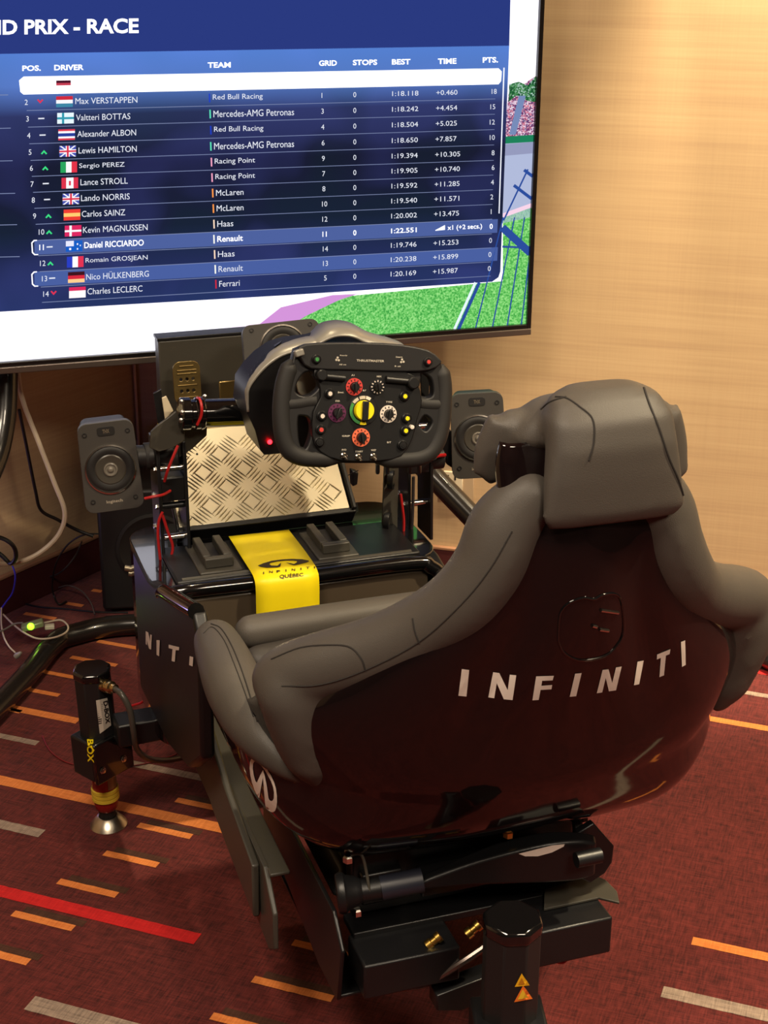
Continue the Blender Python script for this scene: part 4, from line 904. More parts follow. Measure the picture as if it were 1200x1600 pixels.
def grip(px, r):
    P = [(p[0], .004, p[1]) for p in fx(px, .004)]; q = cat(P, 5); n = len(q)
    mb = MB(); mb.tube(q, [r*min(1, .35+2.6*math.sin(math.pi*(i+.6)/(n+.2))) for i in range(n)], 18, ry=[.88*r*min(1, .35+2.6*math.sin(math.pi*(i+.6)/(n+.2))) for i in range(n)], up=(0, 1, 0)); return mb.build('grip', rubber, whl, WM_)
grip([(300, 285), (272, 350), (250, 430), (240, 520), (240, 610), (252, 700), (282, 765), (345, 800), (430, 808), (560, 812)], .0150)
grip([(1088, 310), (1102, 380), (1108, 450), (1105, 540), (1098, 620), (1080, 700), (1040, 770), (970, 806), (860, 815), (740, 815)], .0145)
grip([(262, 520), (320, 515), (380, 505), (430, 500)], .012); grip([(1092, 520), (1040, 520), (985, 515), (950, 500)], .012)
def disc(px, py, prof, m, name, d=-.010, n=28):
    u, v = wp(px, py, d); return MB().lathe(prof, WM_ @ T(u, d, v) @ Matrix.Rotation(R_(90), 4, 'X'), n, False).build(name, m, whl)
knobm = mat('knob_black', (20, 20, 22), .4)
def dial(px, py, r, m, kr=.4, rot=0, kw=None):
    disc(px, py, [(r, 0), (r, .002), (r*.55, .0022), (r*.5, .0005)], m, 'dial_ring')
    disc(px, py, [(r*.52, .001), (r*.50, .009), (r*.44, .010), (0, .010)], knobm, 'dial_knob')
    u, v = wp(px, py, -.01); D = WM_ @ T(u, -.021, v) @ Matrix.Rotation(R_(rot), 4, 'Y'); MB().box((0, 0, 0), (r*.34, .006, r*1.25)).build('dial_pointer', knobm, whl, D, bev=.001)
    if kw:
        mb = MB()
        for k in range(12):
            a = 2*math.pi*k/12; mb.box((r*.78*math.cos(a), -.0024, r*.78*math.sin(a)), (.0016, .0006, .0028), Matrix.Rotation(-a+math.pi/2, 3, 'Y'))
        mb.build('dial_marks', kw, whl, WM_ @ T(u, -.01, v))
dial(628, 426, .0140, redp, rot=0, kw=mat('mark_dark', (60, 16, 16), .5)); dial(752, 427, .0125, knobm, rot=-10, kw=white)
dial(536, 566, .0150, purple, rot=20, kw=mat('mark_dark2', (34, 10, 28), .5)); dial(810, 572, .0142, white, rot=10, kw=mat('mark_dark3', (40, 40, 46), .5)); dial(664, 697, .0150, orange, rot=-8, kw=mat('mark_dark4', (80, 30, 20), .5))
u, v = wp(676, 552, -.01); Cn = WM_ @ T(u, -.010, v) @ Matrix.Rotation(R_(90), 4, 'X')
MB().lathe([(.0245, 0), (.0245, .002), (.0235, .0028), (.013, .003)], Cn, 40, False).build('centre_dial', knobm, whl)
def arc(a0, a1, m, r0=.0185, r1=.0235, z=.0034):
    mb = MB(); vs = []; n = 10
    for i in range(n+1):
        a = R_(a0+(a1-a0)*i/n); vs += [(r0*math.cos(a), r0*math.sin(a), z), (r1*math.cos(a), r1*math.sin(a), z)]
    mb.add(vs, [(2*i, 2*i+1, 2*i+3, 2*i+2) for i in range(n)]); mb.build('dial_arc', m, whl, Cn, recalc=False)
arc(150, 255, green); arc(257, 285, yellow); arc(60, 82, white); arc(85, 112, label_w); arc(118, 146, label_w); arc(300, 345, knobm)
MB().lathe([(.0165, .003), (.0160, .010), (.015, .0115), (0, .0115)], Cn, 32, False).build('centre_knob', yellow, whl)
MB().box((.0, 0, .0125), (.0100, .031, .006)).build('centre_pointer', knobm, whl, Cn, bev=.001)
def button(px, py, m, r=.0058, d=-.010):
    disc(px, py, [(r*1.45, 0), (r*1.45, .003), (r*1.15, .0045), (r*1.1, .003)], knobm, 'button_collar', d, 20)
    disc(px, py, [(r*1.08, .002), (r, .006), (0, .0062)], knobm, 'button', d, 20)
    disc(px, py, [(r*.62, .0063), (r*.6, .0068), (0, .0069)], m, 'button_cap', d, 16)
for px, py, m in ((495, 462, white), (454, 582, white), (448, 655, redp), (440, 722, knobm), (896, 476, yellow), (908, 594, yellow), (900, 660, yellow), (885, 738, knobm)): button(px, py, m)
for px, py, m, rr in ((425, 278, green, .0052), (1022, 292, redp, .0052)): button(px, py, m, rr, -.0145)
disc(932, 640, [(.0035, 0), (.0035, .008), (0, .009)], white, 'small_lever', -.012, 12)
for px, py in ((573, 796), (650, 802), (730, 800)):
    disc(px, py, [(.0055, 0), (.0055, .002), (.0040, .003), (.0035, .005), (0, .005)], chrome, 'toggle_base', -.010, 12)
    u, v = wp(px, py, -.01); D = WM_ @ axis_z_to(Vector((u, -.012, v)), Vector((u+.001, -.024, v-.004))); MB().lathe([(.0012, 0), (.0018, .010), (.0014, .013), (0, .0135)], D, 10, False).build('toggle', chrome, whl)
for px, py in ((520, 372), (862, 388)):
    u, v = wp(px, py, -.014); MB().tube([(u-.020, -.014, v), (u+.018, -.014, v-.002)], .0058, 14).build('rocker', knobm, whl, WM_)
for px, py, rr in ((448, 362, .009), (938, 404, .010)):
    disc(px, py, [(rr, 0), (rr, .010), (rr*.8, .012), (0, .012)], knobm, 'hat_switch', -.012, 16)
wl = lambda pts_, d: None
def wtext(s, x0, y0, x1, h, d=-.0106, m=label_w, bold=.02, dy=0):
    a = wp(x0, y0, d); b = wp(x1, y0+dy, d); hh_ = h/3.4286*.00104
    def fn(u, v): return Vector((a[0]+(b[0]-a[0])*u, d, a[1]+(b[1]-a[1])*u-hh_/2+v*hh_))
    mb = MB(); text_on(mb, s, fn, bold); mb.build('lettering', m, whl, WM_, recalc=False, smooth=False)
wtext('THRUSTMASTER', 642, 285, 790, 12, -.0148, dy=4); wtext('Ready', 553, 259, 593, 8, -.0148); wtext('All on', 548, 307, 586, 8, -.0148); wtext('Start', 852, 267, 888, 8, -.0148); wtext('R on', 846, 316, 878, 8, -.0148)
for px, py in ((540, 270), (533, 282), (546, 284), (885, 280), (893, 292), (880, 294)): disc(px, py, [(.0018, 0), (.0018, .0006), (0, .0007)], label_w, 'indicator', -.0142, 10)
for s, x, y, w2 in (('DIFF IN', 526, 373, 46), ('Speed', 884, 382, 46), ('A1', 622, 364, 16), ('MIX', 763, 371, 26), ('Bmd.', 558, 456, 32), ('B7', 684, 446, 18), ('DIA', 541, 502, 24), ('TYRE', 816, 508, 34), ('GRIP', 585, 690, 42), ('BT', 816, 724, 22), ('P/O', 575, 764, 24), ('START', 655, 773, 40), ('WET', 733, 766, 28), ('ON', 683, 482, 22)):
    wtext(s, x-w2/2, y, x+w2/2, 9, -.0172 if s in ('DIFF IN', 'Speed') and False else -.0106)
# small silver adapter at the top left corner and shifter paddles behind
u, v = wp(333, 244, -.016); MB().box((u, -.016, v), (.0150, .012, .011), Matrix.Rotation(R_(-20), 3, 'Y')).build('silver_tab', silver, whl, WM_, bev=.002)
pdm = mat('paddle_metal', (190, 182, 160), .35, .5)
pl_ = fx([(330, 330), (400, 335), (446, 400), (430, 470), (380, 470), (330, 450)], .05); pr_ = fx([(992, 345), (1026, 345), (1024, 500), (996, 500)], .05)
for q in (pl_, pr_): plate_curve('shift_paddle', [sm2d(q, 3)], .050, .004, .001, pdm if q is pl_ else satin, whl, WM_)
MB().lathe([(.036, 0), (.036, .06), (.05, .07), (.05, .10)], WM_ @ T(0, .015, .0) @ Matrix.Rotation(R_(-90), 4, 'X'), 32).build('hub', plastic, whl)
# wheel base
wbM = RIG @ T(-.02, .12, .84)
wb = thing('wheel_base', 'rounded dark wheel base with silver grey cowl behind the steering wheel', 'wheel base', wbM)
YF = .095; YB = .20
def wq(px, b): return [(lambda p: (p.x, p.z))(at(370+x/3.4286, 480+y/3.4286, RIG, 1, b)) for x, y in px]
ff = wq([(60, 490), (64, 440), (110, 372), (170, 310), (245, 258), (330, 232), (480, 215), (620, 205), (760, 205), (880, 225), (905, 300), (900, 560), (860, 740), (420, 790), (240, 784), (148, 792), (128, 770), (98, 660), (52, 560)], YF)
cowl = wq([(30, 560), (12, 500), (10, 440), (30, 370), (80, 300), (150, 222), (240, 175), (350, 150), (380, 148), (440, 88), (520, 68), (590, 76), (640, 98), (700, 130), (800, 158), (880, 190), (925, 235)], YB)
face_in = wq([(52, 560), (50, 490), (56, 430), (102, 362), (165, 298), (240, 250), (328, 224), (420, 205), (450, 180), (520, 150), (590, 146), (640, 158), (700, 185), (800, 205), (860, 220), (895, 240), (915, 280)], YF)
bodyp = [ff]
mb = MB(); mb.prism(ff, lambda p, q, e: Vector((p, e, q)), YF, YB-.01); mb.build('front_face', mat('wheelbase_black', (16, 15, 17), .42), wb, RIG, bev=.003)
# cowl strip between the front outline and the rear outline
cw = MB(); n = len(cowl); A_ = cat([(p, YF-.002, q) for p, q in face_in], 4); B_ = cat([(p, YB, q) for p, q in cowl], 4); Md = [((a[0]+b[0])/2*1.0+(0 if 0 else 0), YF+.045, (a[2]+b[2])/2+.006) for a, b in zip(A_, B_)]
N = len(A_); cw.add([Vector(q) for q in A_+Md+B_], [(i, i+1, N+i+1, N+i) for i in range(N-1)]+[(N+i, N+i+1, 2*N+i+1, 2*N+i) for i in range(N-1)])
cowlo = cw.build('cowl', silver, wb, RIG, ang=60); md = cowlo.modifiers.new('thick', 'SOLIDIFY'); md.thickness = .004
bvc = bvh(cowlo)
def c5(pts, k=6.667, ox=370, oy=480): return [(ox+x/k, oy+y/k) for x, y in pts]
scf = lambda x, y, o=.001: hit(bvc, x, y, .003)
decal('emblem', [c5([(368, 370), (380, 330), (420, 290), (480, 272), (515, 268), (520, 300), (538, 330), (520, 350), (480, 362), (450, 395), (405, 425), (380, 400)])], scf, mat('emblem_blue', (62, 68, 84), .4), wb, 2)
for k in range(6):
    x = 268-k*30; y = 490+k*42
    decal('vent', [c5([(x, y-30), (x+26, y+8), (x+30, y+22), (x+20, y+18)])], scf, plastic, wb, 1)
MB().lathe([(.068, 0), (.068, .09), (.055, .11), (0, .11)], RIG @ T(-.02, YF+.01, .865) @ Matrix.Rotation(R_(-90), 4, 'X'), 40, True).build('motor_housing', plastic, wb)
p = at(421.5, 690.5, RIG, 1, YF-.004); MB().lathe([(.004, 0), (.0035, .002), (0, .003)], RIG @ T(*p) @ Matrix.Rotation(R_(90), 4, 'X'), 16, False).build('power_light', mat('red_led', (255, 60, 60), .3, emit=(255, 20, 30), es=14), wb)
MB().box((-.02, .16, .775), (.12, .10, .05)).box((-.02, .225, .785), (.10, .03, .03)).build('clamp', plastic, wb, RIG, bev=.004)
mb = MB(); 
for x in (590, 605, 640, 655): mb = MB(); mb.tube([tuple(rg(x, 724, .12)), tuple(rg(x, 738, .20))], .004, 8); mb.build('mount_pin', satin, wb, RIG)
# ================================================================== RACING SEAT
seat = thing('racing_seat', 'glossy black bucket seat with grey padded bolsters and white lettering across its back', 'seat', SEAT @ T(0, .1, .36))
SP = [((.012, 1.03), .094, (.030, 1.032)), ((-.0, 1.005), .100, (.026, 1.010)), ((-.010, .975), .100, (.02, .985)), ((-.022, .92), .098, (.005, .935)), ((-.022, .86), .115, (.02, .875)), ((-.014, .80), .165, (.055, .825)), ((.0, .74), .235, (.11, .77)), ((.018, .68), .30, (.17, .70)),
      ((.035, .62), .335, (.22, .655)), ((.05, .56), .342, (.27, .62)), ((.078, .505), .345, (.32, .60)), ((.115, .452), .355, (.38, .59)), ((.18, .402), .352, (.44, .59)), ((.27, .372), .350, (.49, .59)), ((.40, .380), .346, (.53, .59)), ((.50, .42), .335, (.55, .595))]
def spine(n=5):
    rows = cat([(a[0], a[1], w_, c[0], c[1]) for a, w_, c in SP], n); return rows
rows = spine(); NS = 22; sh = MB(); vs = []
for (y0, z0, w_, y1, z1) in rows:
    for j in range(-NS, NS+1):
        th = j/NS*math.pi/2; sgn = 1 if th >= 0 else -1; t_ = abs(th)
        ex = .9-.38*max(0, min(1, (.53-z0)/.12)); x = sgn*w_*(math.sin(t_)**ex); k = (1-math.cos(t_)**ex if t_ < math.pi/2-1e-6 else 1)
        # gentle channels either side of the spine
        ch = .012*math.exp(-((abs(x)-.30*w_-.03)/.035)**2)*max(0, min(1, (z0-.60)/.15))
        rib = .008*math.exp(-((abs(x)-w_*.66)/.05)**2)*max(0, min(1, (.72-z0)/.1))
        vs.append((x, y0+(y1-y0)*k+ch-rib*.6, z0+(z1-z0)*k-rib*.4))
m_ = 2*NS+1
sh.add(vs, [(i*m_+j, i*m_+j+1, (i+1)*m_+j+1, (i+1)*m_+j) for i in range(len(rows)-1) for j in range(m_-1)])
shell = sh.build('shell', gloss, seat, SEAT, recalc=True, ang=80); md = shell.modifiers.new('thick', 'SOLIDIFY'); md.thickness = .010; md.offset = 0
bake(shell)
def pad(name, m, pieces, vox=.006, it=14, fac=.5):
    mb = MB()
    for kind, args in pieces:
        if kind == 'sweep':
            P = cat(args, 5)
            mb.tube([q[:3] for q in P], [q[3] for q in P], 16, ry=[(q[4] if len(q) > 4 else q[3]) for q in P])
            for q in (P[0], P[-1]):
                mb.lathe([(0, -q[3]), (q[3]*.5, -q[3]*.87), (q[3]*.87, -q[3]*.5), (q[3], 0), (q[3]*.87, q[3]*.5), (q[3]*.5, q[3]*.87), (0, q[3])], T(*q[:3]), 14, False)
        elif kind == 'box': mb.box(*args)
        elif kind == 'ell':
            c, r = args; M = T(*c) @ Matrix.Diagonal((r[0], r[1], r[2], 1)); mb.lathe([(math.sin(math.pi*k/12), -math.cos(math.pi*k/12)) for k in range(13)], M, 24, False)
        elif kind == 'loft':
            n = 28; vs = []
            for (cx, cy, z, rx_, ry_, e) in args:
                for k in range(n):
                    a = 2*math.pi*k/n; c_, s_ = math.cos(a), math.sin(a); vs.append((cx+rx_*abs(c_)**e*(1 if c_ >= 0 else -1), cy+ry_*abs(s_)**e*(1 if s_ >= 0 else -1), z))
            mb.add(vs, [(i*n+k, i*n+(k+1) % n, (i+1)*n+(k+1) % n, (i+1)*n+k) for i in range(len(args)-1) for k in range(n)]+[tuple(range(n))[::-1], tuple((len(args)-1)*n+k for k in range(n))])
    o = mb.build(name, m, seat, SEAT, recalc=False)
    r = o.modifiers.new('remesh', 'REMESH'); r.mode = 'VOXEL'; r.voxel_size = vox; s = o.modifiers.new('smooth', 'SMOOTH'); s.factor = fac; s.iterations = it
    return bake(o)
def mir(L): return [(-q[0]*1.06+.012,)+(q[1], q[2]+.012*max(0, min(1, (-q[0]-.15)/.1)))+tuple(q[3:]) for q in L]
back_l = [(-.068, .012, .972, .030, .036), (-.092, .022, .932, .042, .045), (-.108, .025, .885, .044, .045), (-.135, .04, .835, .045, .045), (-.172, .07, .79, .043, .045), (-.222, .105, .750, .043, .046), (-.272, .14, .722, .044, .046), (-.305, .165, .702, .043, .046), (-.325, .18, .690, .040, .042)]
flank = [(-.315, .165, .68, .048, .046), (-.306, .17, .64, .050, .044), (-.296, .17, .60, .044, .040), (-.288, .165, .572, .034, .034), (-.282, .165, .548, .018, .020)]
inner = [(-.29, .16, .68, .045, .045), (-.27, .18, .62, .045, .045)]
thigh = [(-.342, .49, .602, .034, .036), (-.344, .43, .602, .039, .040), (-.346, .36, .594, .042, .045), (-.345, .29, .580, .036, .038), (-.335, .235, .571, .029, .031), (-.314, .195, .553, .019, .021), (-.288, .17, .538, .009, .010)]
for sgn, f_ in ((-1, lambda L: L), (1, mir)):
    b = pad('side_bolster', leather, [('sweep', f_(back_l)), ('sweep', f_(flank)), ('sweep', f_(inner))])
    th_ = pad('thigh_bolster', leather, [('sweep', f_(thigh)), ('sweep', f_([(-.325, .47, .568, .030), (-.328, .40, .565, .028), (-.335, .33, .562, .024)]))])
    if sgn < 0: bolL, thL = b, th_
HX = .022
head = pad('headrest', leather, [('loft', [(HX, .055, 1.012, .090, .03, .8), (HX, .055, 1.020, .100, .042, .7), (HX, .052, 1.035, .102, .048, .65), (HX, .05, 1.052, .092, .046, .65), (HX, .045, 1.070, .070, .038, .7), (HX, .04, 1.078, .04, .02, .8)]),
     ('loft', [(HX+.002, -.024, .940, .084, .008, .8), (HX+.002, -.026, .955, .092, .014, .7), (HX, -.020, 1.0, .086, .022, .6), (HX, -.012, 1.035, .080, .030, .6), (HX, .002, 1.065, .078, .036, .65), (HX, .015, 1.085, .066, .030, .7), (HX, .022, 1.096, .04, .018, .8)]),
     ('sweep', [(HX-.090, .062, 1.040, .022, .036), (HX-.106, .066, 1.008, .014, .032), (HX-.114, .070, .975, .009, .024)]), ('sweep', [(HX+.09, .055, 1.035, .026, .036), (HX+.104, .055, 1.0, .020, .034), (HX+.112, .05, .955, .014, .03)])], vox=.0045, it=12)
# front edge roll and cushion
pad('front_roll', leather, [('sweep', [(-.285, .505, .602, .026), (-.1, .51, .60, .027), (.1, .51, .60, .027), (.285, .505, .602, .026)])], it=6)
pad('seat_cushion', leather_d, [('loft', [(0, .35, .47, .25, .16, .5), (0, .36, .53, .28, .165, .45), (0, .365, .575, .285, .16, .45), (0, .37, .592, .27, .15, .5)]), ('sweep', [(-.285, .465, .572, .026), (-.1, .47, .572, .030), (.1, .47, .572, .030), (.285, .465, .572, .026)])], vox=.008, it=10)
pad('back_cushion', leather_d, [('loft', [(0, .20, .52, .20, .04, .6), (0, .17, .60, .22, .04, .6), (0, .14, .72, .15, .035, .6), (0, .10, .84, .08, .03, .6), (0, .08, .93, .06, .025, .6)])], vox=.008, it=8)
# seams
bvb = bvh(bolL); bvt2 = bvh(thL); bvh_ = bvh(head)
def seam(bv, px, parent, r=.0011, n=5, m=thread):
    P = [hit(bv, x, y, .0003) for x, y in cat(px, n)]; run = []; best = []
    for q in P+[None]:
        if q is None or (run and (q-run[-1]).length > .05):
            if len(run) > len(best): best = run
            run = [] if q is None else [q]
        else: run.append(q)
    if len(best) > 2: mb = MB(); mb.tube([tuple(q) for q in best], r, 6); mb.build('seam', m, parent)
seam(bvb, [(424, 1030), (470, 1012), (520, 1008), (548, 1012), (565, 1030), (571, 1048)], bolL)
seam(bvb, [(645, 966), (648, 985), (655, 1005)], bolL)
seam(bvb, [(440, 1072), (500, 1070), (571, 1047), (655, 1003), (720, 945), (765, 890), (800, 830)], bolL, .0009)
seam(bvt2, [(330, 975), (345, 982), (360, 1005), (375, 1040), (390, 1085), (402, 1128)], thL)
seam(bvt2, [(318, 990), (332, 980), (350, 1000), (365, 1035), (382, 1080), (396, 1120)], thL, .0008)
seam(bvh_, [(868, 620), (885, 622), (905, 635), (926, 655), (928, 690), (920, 720)], head)
seam(bvh_, [(1006, 606), (1014, 630), (1030, 670), (1045, 715), (1060, 750), (1072, 790)], head, .0014)
seam(bvh_, [(845, 640), (860, 628), (885, 620)], head)
# prints on the shell
shell_b = bvh(shell); ss = lambda x, y, o=.001: hit(shell_b, x, y, .0008)
k5 = 1200/390
def c6(pts): return [(700+x/k5, 1000+y/k5) for x, y in pts]
for q in ([(66, 138), (101, 142), (88, 270), (49, 266)],
          [(216, 153), (246, 157), (287, 240), (297, 165), (328, 168), (310, 287), (268, 283), (234, 205), (222, 278), (193, 274)],
          [(423, 173), (508, 170), (502, 192), (452, 194), (448, 218), (500, 214), (496, 235), (444, 238), (435, 286), (405, 288)],
          [(610, 160), (641, 157), (615, 268), (584, 271)],
          [(742, 142), (770, 139), (788, 205), (806, 130), (833, 126), (806, 240), (772, 245), (757, 180), (740, 250), (714, 254)],
          [(909, 103), (939, 97), (917, 211), (892, 216)],
          [(1004, 68), (1068, 42), (1064, 66), (1046, 73), (1037, 168), (1015, 177), (1022, 84), (1003, 92)],
          [(1118, 8), (1138, 0), (1141, 118), (1123, 128)]):
    decal('lettering', [c6(q)], ss, white, shell, 3)
k9 = 14.545
eml = [(270, 185), (310, 205), (380, 285), (470, 370), (540, 450), (640, 600), (710, 750), (755, 900), (775, 1060), (778, 1200), (765, 1320), (735, 1400), (690, 1432), (640, 1430), (575, 1385), (520, 1335), (505, 1200), (480, 900), (468, 640), (440, 740), (375, 1112), (345, 1085), (270, 930), (210, 760), (175, 600), (158, 440), (165, 300), (190, 230), (230, 190)]
hole1 = [(290, 280), (330, 290), (400, 340), (452, 400), (490, 470), (462, 478), (400, 590), (322, 765), (290, 730), (250, 590), (230, 440), (235, 340), (255, 300)]
hole2 = [(500, 480), (560, 580), (640, 730), (690, 860), (710, 980), (705, 1120), (680, 1170), (640, 1180), (600, 1150), (585, 1110), (545, 830), (500, 600), (475, 480)]
def c9(p): return [(380+x/k9, 1170+y/k9) for x, y in p]
# the emblem as three strokes so that no hole is needed
decal('emblem', [c9([(270, 185), (310, 205), (380, 285), (470, 370), (540, 450), (640, 600), (710, 750), (755, 900), (775, 1060), (778, 1200), (765, 1320), (735, 1400), (690, 1432), (640, 1430), (575, 1385), (520, 1335), (505, 1200), (480, 900), (462, 640), (440, 740), (375, 1112), (345, 1085), (270, 930), (210, 760), (175, 600), (158, 440), (165, 300), (190, 230), (230, 190),
                     (250, 196), (256, 300), (235, 340), (230, 440), (250, 590), (290, 730), (322, 765), (400, 590), (462, 475), (500, 600), (545, 830), (585, 1110), (600, 1150), (640, 1180), (680, 1170), (705, 1120), (710, 980), (690, 860), (640, 730), (560, 580), (490, 470), (400, 350), (330, 292), (290, 280), (262, 296), (256, 196)])], ss, white, shell, 3)
# raised round badge at the back
rb = []
bx = [(872, 1000), (874, 965), (880, 950), (893, 940), (912, 934), (928, 936), (940, 930), (957, 927), (968, 934), (973, 955), (974, 985), (966, 1005), (950, 1022), (925, 1030), (900, 1030), (880, 1018), (872, 1000)]
P = [hit(shell_b, x, y, .0005) for x, y in cat(bx, 4)]; P = [q for q in P if q]
mb = MB(); mb.tube([tuple(q) for q in P], .0016, 8); mb.build('badge_rim', glossb, shell)
for a_, b_ in (((925, 977), (932, 979)), ((938, 953), (965, 957)), ((936, 983), (950, 985))):
    q = [hit(shell_b, *a_, .001), hit(shell_b, *b_, .001)]; 
    if all(q): mb = MB(); mb.tube([tuple(v) for v in q], .0022, 8); mb.build('badge_clip', chrome, shell)
# ================================================================== CABLES
def cable(name, label, pts, r, m, category='cable', group=None):
    P = [tuple(v) for v in pts]; mb = MB(); mb.tube(cat(P, 6), r, 8); o = mb.build(name, m, None); return tag(o, label, category, group)
def yp(L): return [at(x, y, I4, 1, Y) for x, y, Y in L]
cable('white_cable', 'thick white cable hanging in a wide loop in front of the left wall', yp([(26, 560, 3.20), (34, 620, 3.2), (60, 690, 3.2), (85, 755, 3.2), (101, 800, 3.2), (92, 835, 3.2), (60, 865, 3.18), (20, 880, 3.15), (-40, 880, 3.12)]), .0055, whitecable)
cable('black_cable', 'thin black cable running down the left wall to the subwoofer', yp([(30, 640, 3.3), (42, 700, 3.32), (55, 765, 3.35), (64, 797, 3.38), (90, 812, 3.4), (120, 828, 3.42), (146, 838, 3.42)]), .004, blackcable)
cable('black_cable', 'black cable loop at the left picture edge below the hanging white cable', yp([(-30, 838, 3.1), (0, 840, 3.1), (20, 852, 3.1), (25, 870, 3.12), (16, 880, 3.14), (0, 866, 3.15), (-30, 850, 3.15)]), .005, blackcable)
def zp(L): return [at(x, y, I4, 2, z) for x, y, z in L]
cable('black_cable', 'thin black cable rising in an arc in front of the left baseboard', zp([(158, 834, .20), (130, 836, .2), (105, 852, .17), (88, 880, .12), (82, 910, .06), (84, 930, .02), (92, 944, .006), (104, 940, .006)]), .0022, blackcable)
cable('black_cable', 'thin grey-black cable curving over the dark carpet below the left wall', zp([(128, 846, .16), (118, 868, .12), (100, 890, .08), (82, 900, .05), (55, 902, .02)]), .0022, mat('cable_dark_grey', (50, 46, 48), .5))
cable('black_cable', 'thin cable arching across the carpet beside the subwoofer', zp([(92, 918, .012), (108, 915, .03), (128, 924, .03), (142, 942, .02), (148, 960, .004)]), .0018, mat('cable_grey', (84, 76, 74), .5))
cable('black_cable', 'dark cable lying flat across the carpet behind the floor tube', zp([(26, 940, .003), (60, 948, .003), (100, 951, .003), (150, 956, .003), (200, 957, .003)]), .0022, blackcable)
cable('blue_cable', 'thin blue lit cable curving down at the left picture edge', zp([(18, 880, .18), (24, 900, .15), (20, 925, .1), (10, 940, .07), (2, 952, .05), (0, 965, .04)]), .0022, bluecable)
cable('grey_cable', 'thin pale grey cable from the network adapter to the left edge', zp([(36, 973, .06), (22, 975, .055), (8, 983, .05), (-10, 990, .05)]), .0022, greycable)
cable('pale_cable', 'thin pale cable looping around the glowing adapter on the floor tube', zp([(5, 960, .05), (20, 975, .05), (40, 990, .055), (60, 998, .058), (85, 996, .058), (103, 988, .058), (106, 978, .058), (95, 969, .06), (75, 972, .06), (66, 974, .058)]), .0022, whitecable)
cable('pale_cable', 'thin pale cable hanging down to a small plug at the left edge', zp([(2, 950, .06), (2, 975, .05), (6, 995, .04), (14, 1010, .03), (24, 1020, .02)]), .0020, whitecable)
MB_ = T(*at(27, 1024, I4, 2, .052)); t = thing('cable_plug', 'tiny silver plug at the end of the pale cable on the floor tube', 'plug', MB_); MB().lathe([(.006, -.006), (.007, 0), (.005, .006), (.003, .012)], MB_ @ Matrix.Rotation(R_(50), 4, 'Y'), 12).build('plug_body', silver, t)
Ma = T(*at(51, 977, I4, 2, .062)) @ Matrix.Rotation(R_(12), 4, 'Z')
t = thing('network_adapter', 'small clear adapter with a glowing green light on the floor tube', 'adapter', Ma)
MB().box((0, 0, 0), (.052, .026, .014), Matrix.Rotation(R_(-12), 3, 'Y')).build('housing', mat('clear_grey', (120, 122, 96), .25), t, Ma, bev=.003)
MB().box((.038, -.002, -.006), (.022, .016, .010)).build('connector', label_w, t, Ma, bev=.002)
MB().lathe([(.0085, 0), (.007, .005), (0, .007)], Ma @ T(-.004, -.012, .003) @ Matrix.Rotation(R_(60), 4, 'X'), 16, False).build('green_light', mat('green_led', (160, 255, 60), .3, emit=(150, 255, 40), es=2.5), t)
l = bpy.data.lights.new('green_led_glow', 'POINT'); l.energy = .015; l.color = (.5, 1, .1); l.shadow_soft_size = .01; o = bpy.data.objects.new('green_led_glow', l); COL.objects.link(o); o.location = Ma @ Vector((0, -.035, .03))
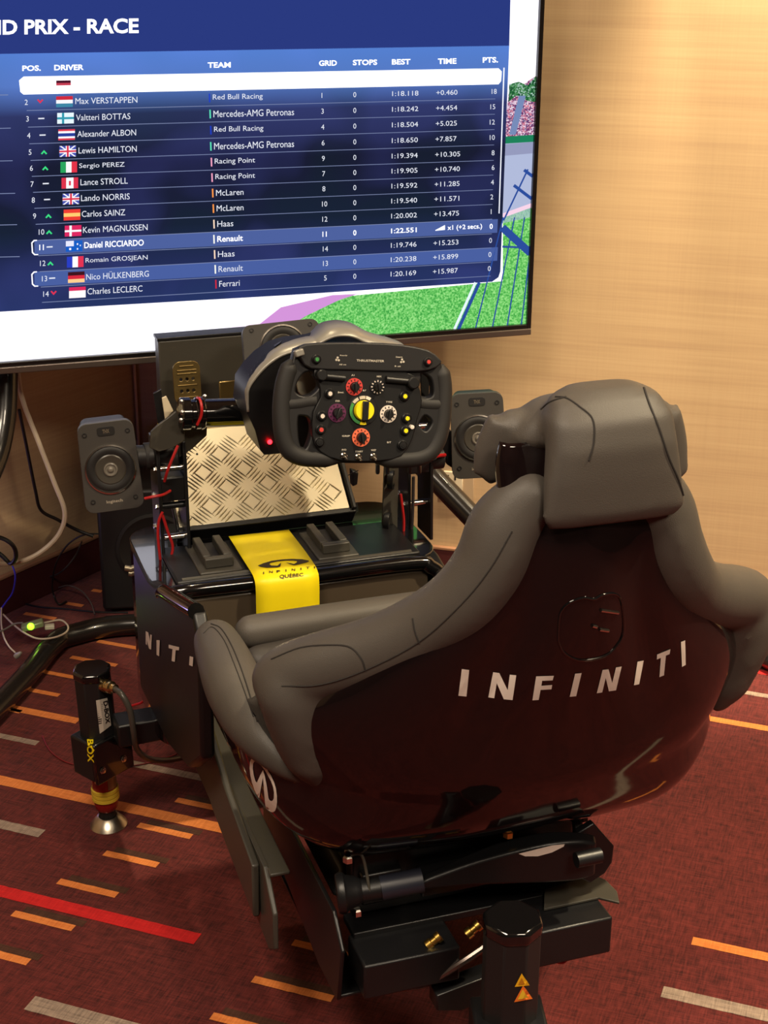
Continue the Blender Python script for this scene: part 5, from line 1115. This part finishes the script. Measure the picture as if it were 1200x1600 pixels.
# red wires on the rig
for nm, lb, pts_ in (('red_wire', 'red wire wrapped over the black steering cross tube', [(308, 664, .20), (314, 650, .196), (315, 636, .195), (312, 624, .205), (308, 622, .225)]),
                     ('red_wire', 'red wire slanting down from the upper left bracket to the clamp', [(278, 696, .23), (270, 715, .225), (262, 735, .225), (257, 752, .24)]),
                     ('red_wire', 'red wire crossing behind the left speaker arm to the upright', [(226, 779, .22), (240, 776, .215), (255, 773, .22), (266, 767, .24)]),
                     ('red_wire', 'red wire running down inside the left upright', [(254, 800, .235), (248, 815, .235), (247, 840, .235), (250, 870, .235), (252, 885, .24)]),
                     ('red_wire', 'second red wire curving inside the left upright above the deck', [(254, 805, .235), (262, 830, .235), (270, 855, .235), (264, 878, .235), (258, 890, .24)]),
                     ('red_wire', 'red wire running down inside the right upright', [(626, 772, .23), (629, 795, .23), (631, 815, .23), (630, 840, .23), (627, 862, .235)]),
                     ('red_wire', 'short red cable between the steering wheel and the right speaker', [(668, 720, .22), (680, 713, .22), (695, 711, .25)])):
    cable(nm, lb, [RIG @ at(x, y, RIG, 1, b) for x, y, b in pts_], .0026 if 'short' not in lb else .0035, redcable, 'wire')
cable('black_wire', 'long black wire running down the right upright', [RIG @ at(x, y, RIG, 1, b) for x, y, b in ((646, 745, .235), (645, 790, .235), (643, 830, .235), (638, 860, .235))], .003, mat('wire_black', (44, 42, 44), .4), 'wire')
cable('red_floor_cable', 'thin red cable looping over the carpet left of the motion actuator', zp([(66, 1150, .003), (80, 1175, .003), (110, 1193, .003), (160, 1197, .003), (210, 1196, .003), (260, 1184, .003), (300, 1166, .003)]), .0014, mat('red_cable_dark', (120, 24, 26), .5))
cable('red_floor_cable', 'bright red cable dropping to the carpet beside the black side wall', zp([(229, 1045, .2), (231, 1075, .12), (225, 1095, .05), (205, 1103, .03)]), .0028, redcable)
cable('red_floor_cable', 'short red cable loop under the rear beam at the right', [RIG @ at(x, y, RIG, 1, -.63) for x, y in ((896, 1466), (892, 1488), (880, 1503), (866, 1500), (860, 1490))], .0028, redcable)
cable('black_cables', 'black cable bundle lying behind the deck against the wall', [RIG @ at(x, y, RIG, 1, .44) for x, y in ((530, 832), (560, 836), (585, 845), (600, 852))], .003, blackcable)
for x, y in ((200, 888), (206, 897)):
    p_ = RIG @ at(x, y, RIG, 1, .36); M_ = T(*p_)
t = thing('antenna_connector', 'small silver connectors beside the left upright', 'connector', M_)
for x, y in ((203, 889), (209, 897)):
    q = RIG @ at(x, y, RIG, 1, .36); MB().tube([tuple(q+Vector((-.009, 0, .002))), tuple(q+Vector((.008, 0, -.001)))], .0055, 12).build('connector_body', mat('connector_metal', (150, 140, 120), .4, .7) if x == 203 else bpy.data.materials['connector_metal'], t)
MB().tube([tuple(M_ @ Vector((.006, 0, 0))), tuple(RIG @ at(216, 905, RIG, 1, .34)), tuple(RIG @ at(226, 918, RIG, 1, .33))], .0015, 6).build('lead', greycable, t)

for o in bpy.data.objects:
    if o.name.split('.')[0] in ('row_lettering', 'heading_lettering', 'title_lettering', 'row_line') or (o.name.startswith('game_picture') and len(o.data.polygons) > 8): o['kind'] = 'stuff'
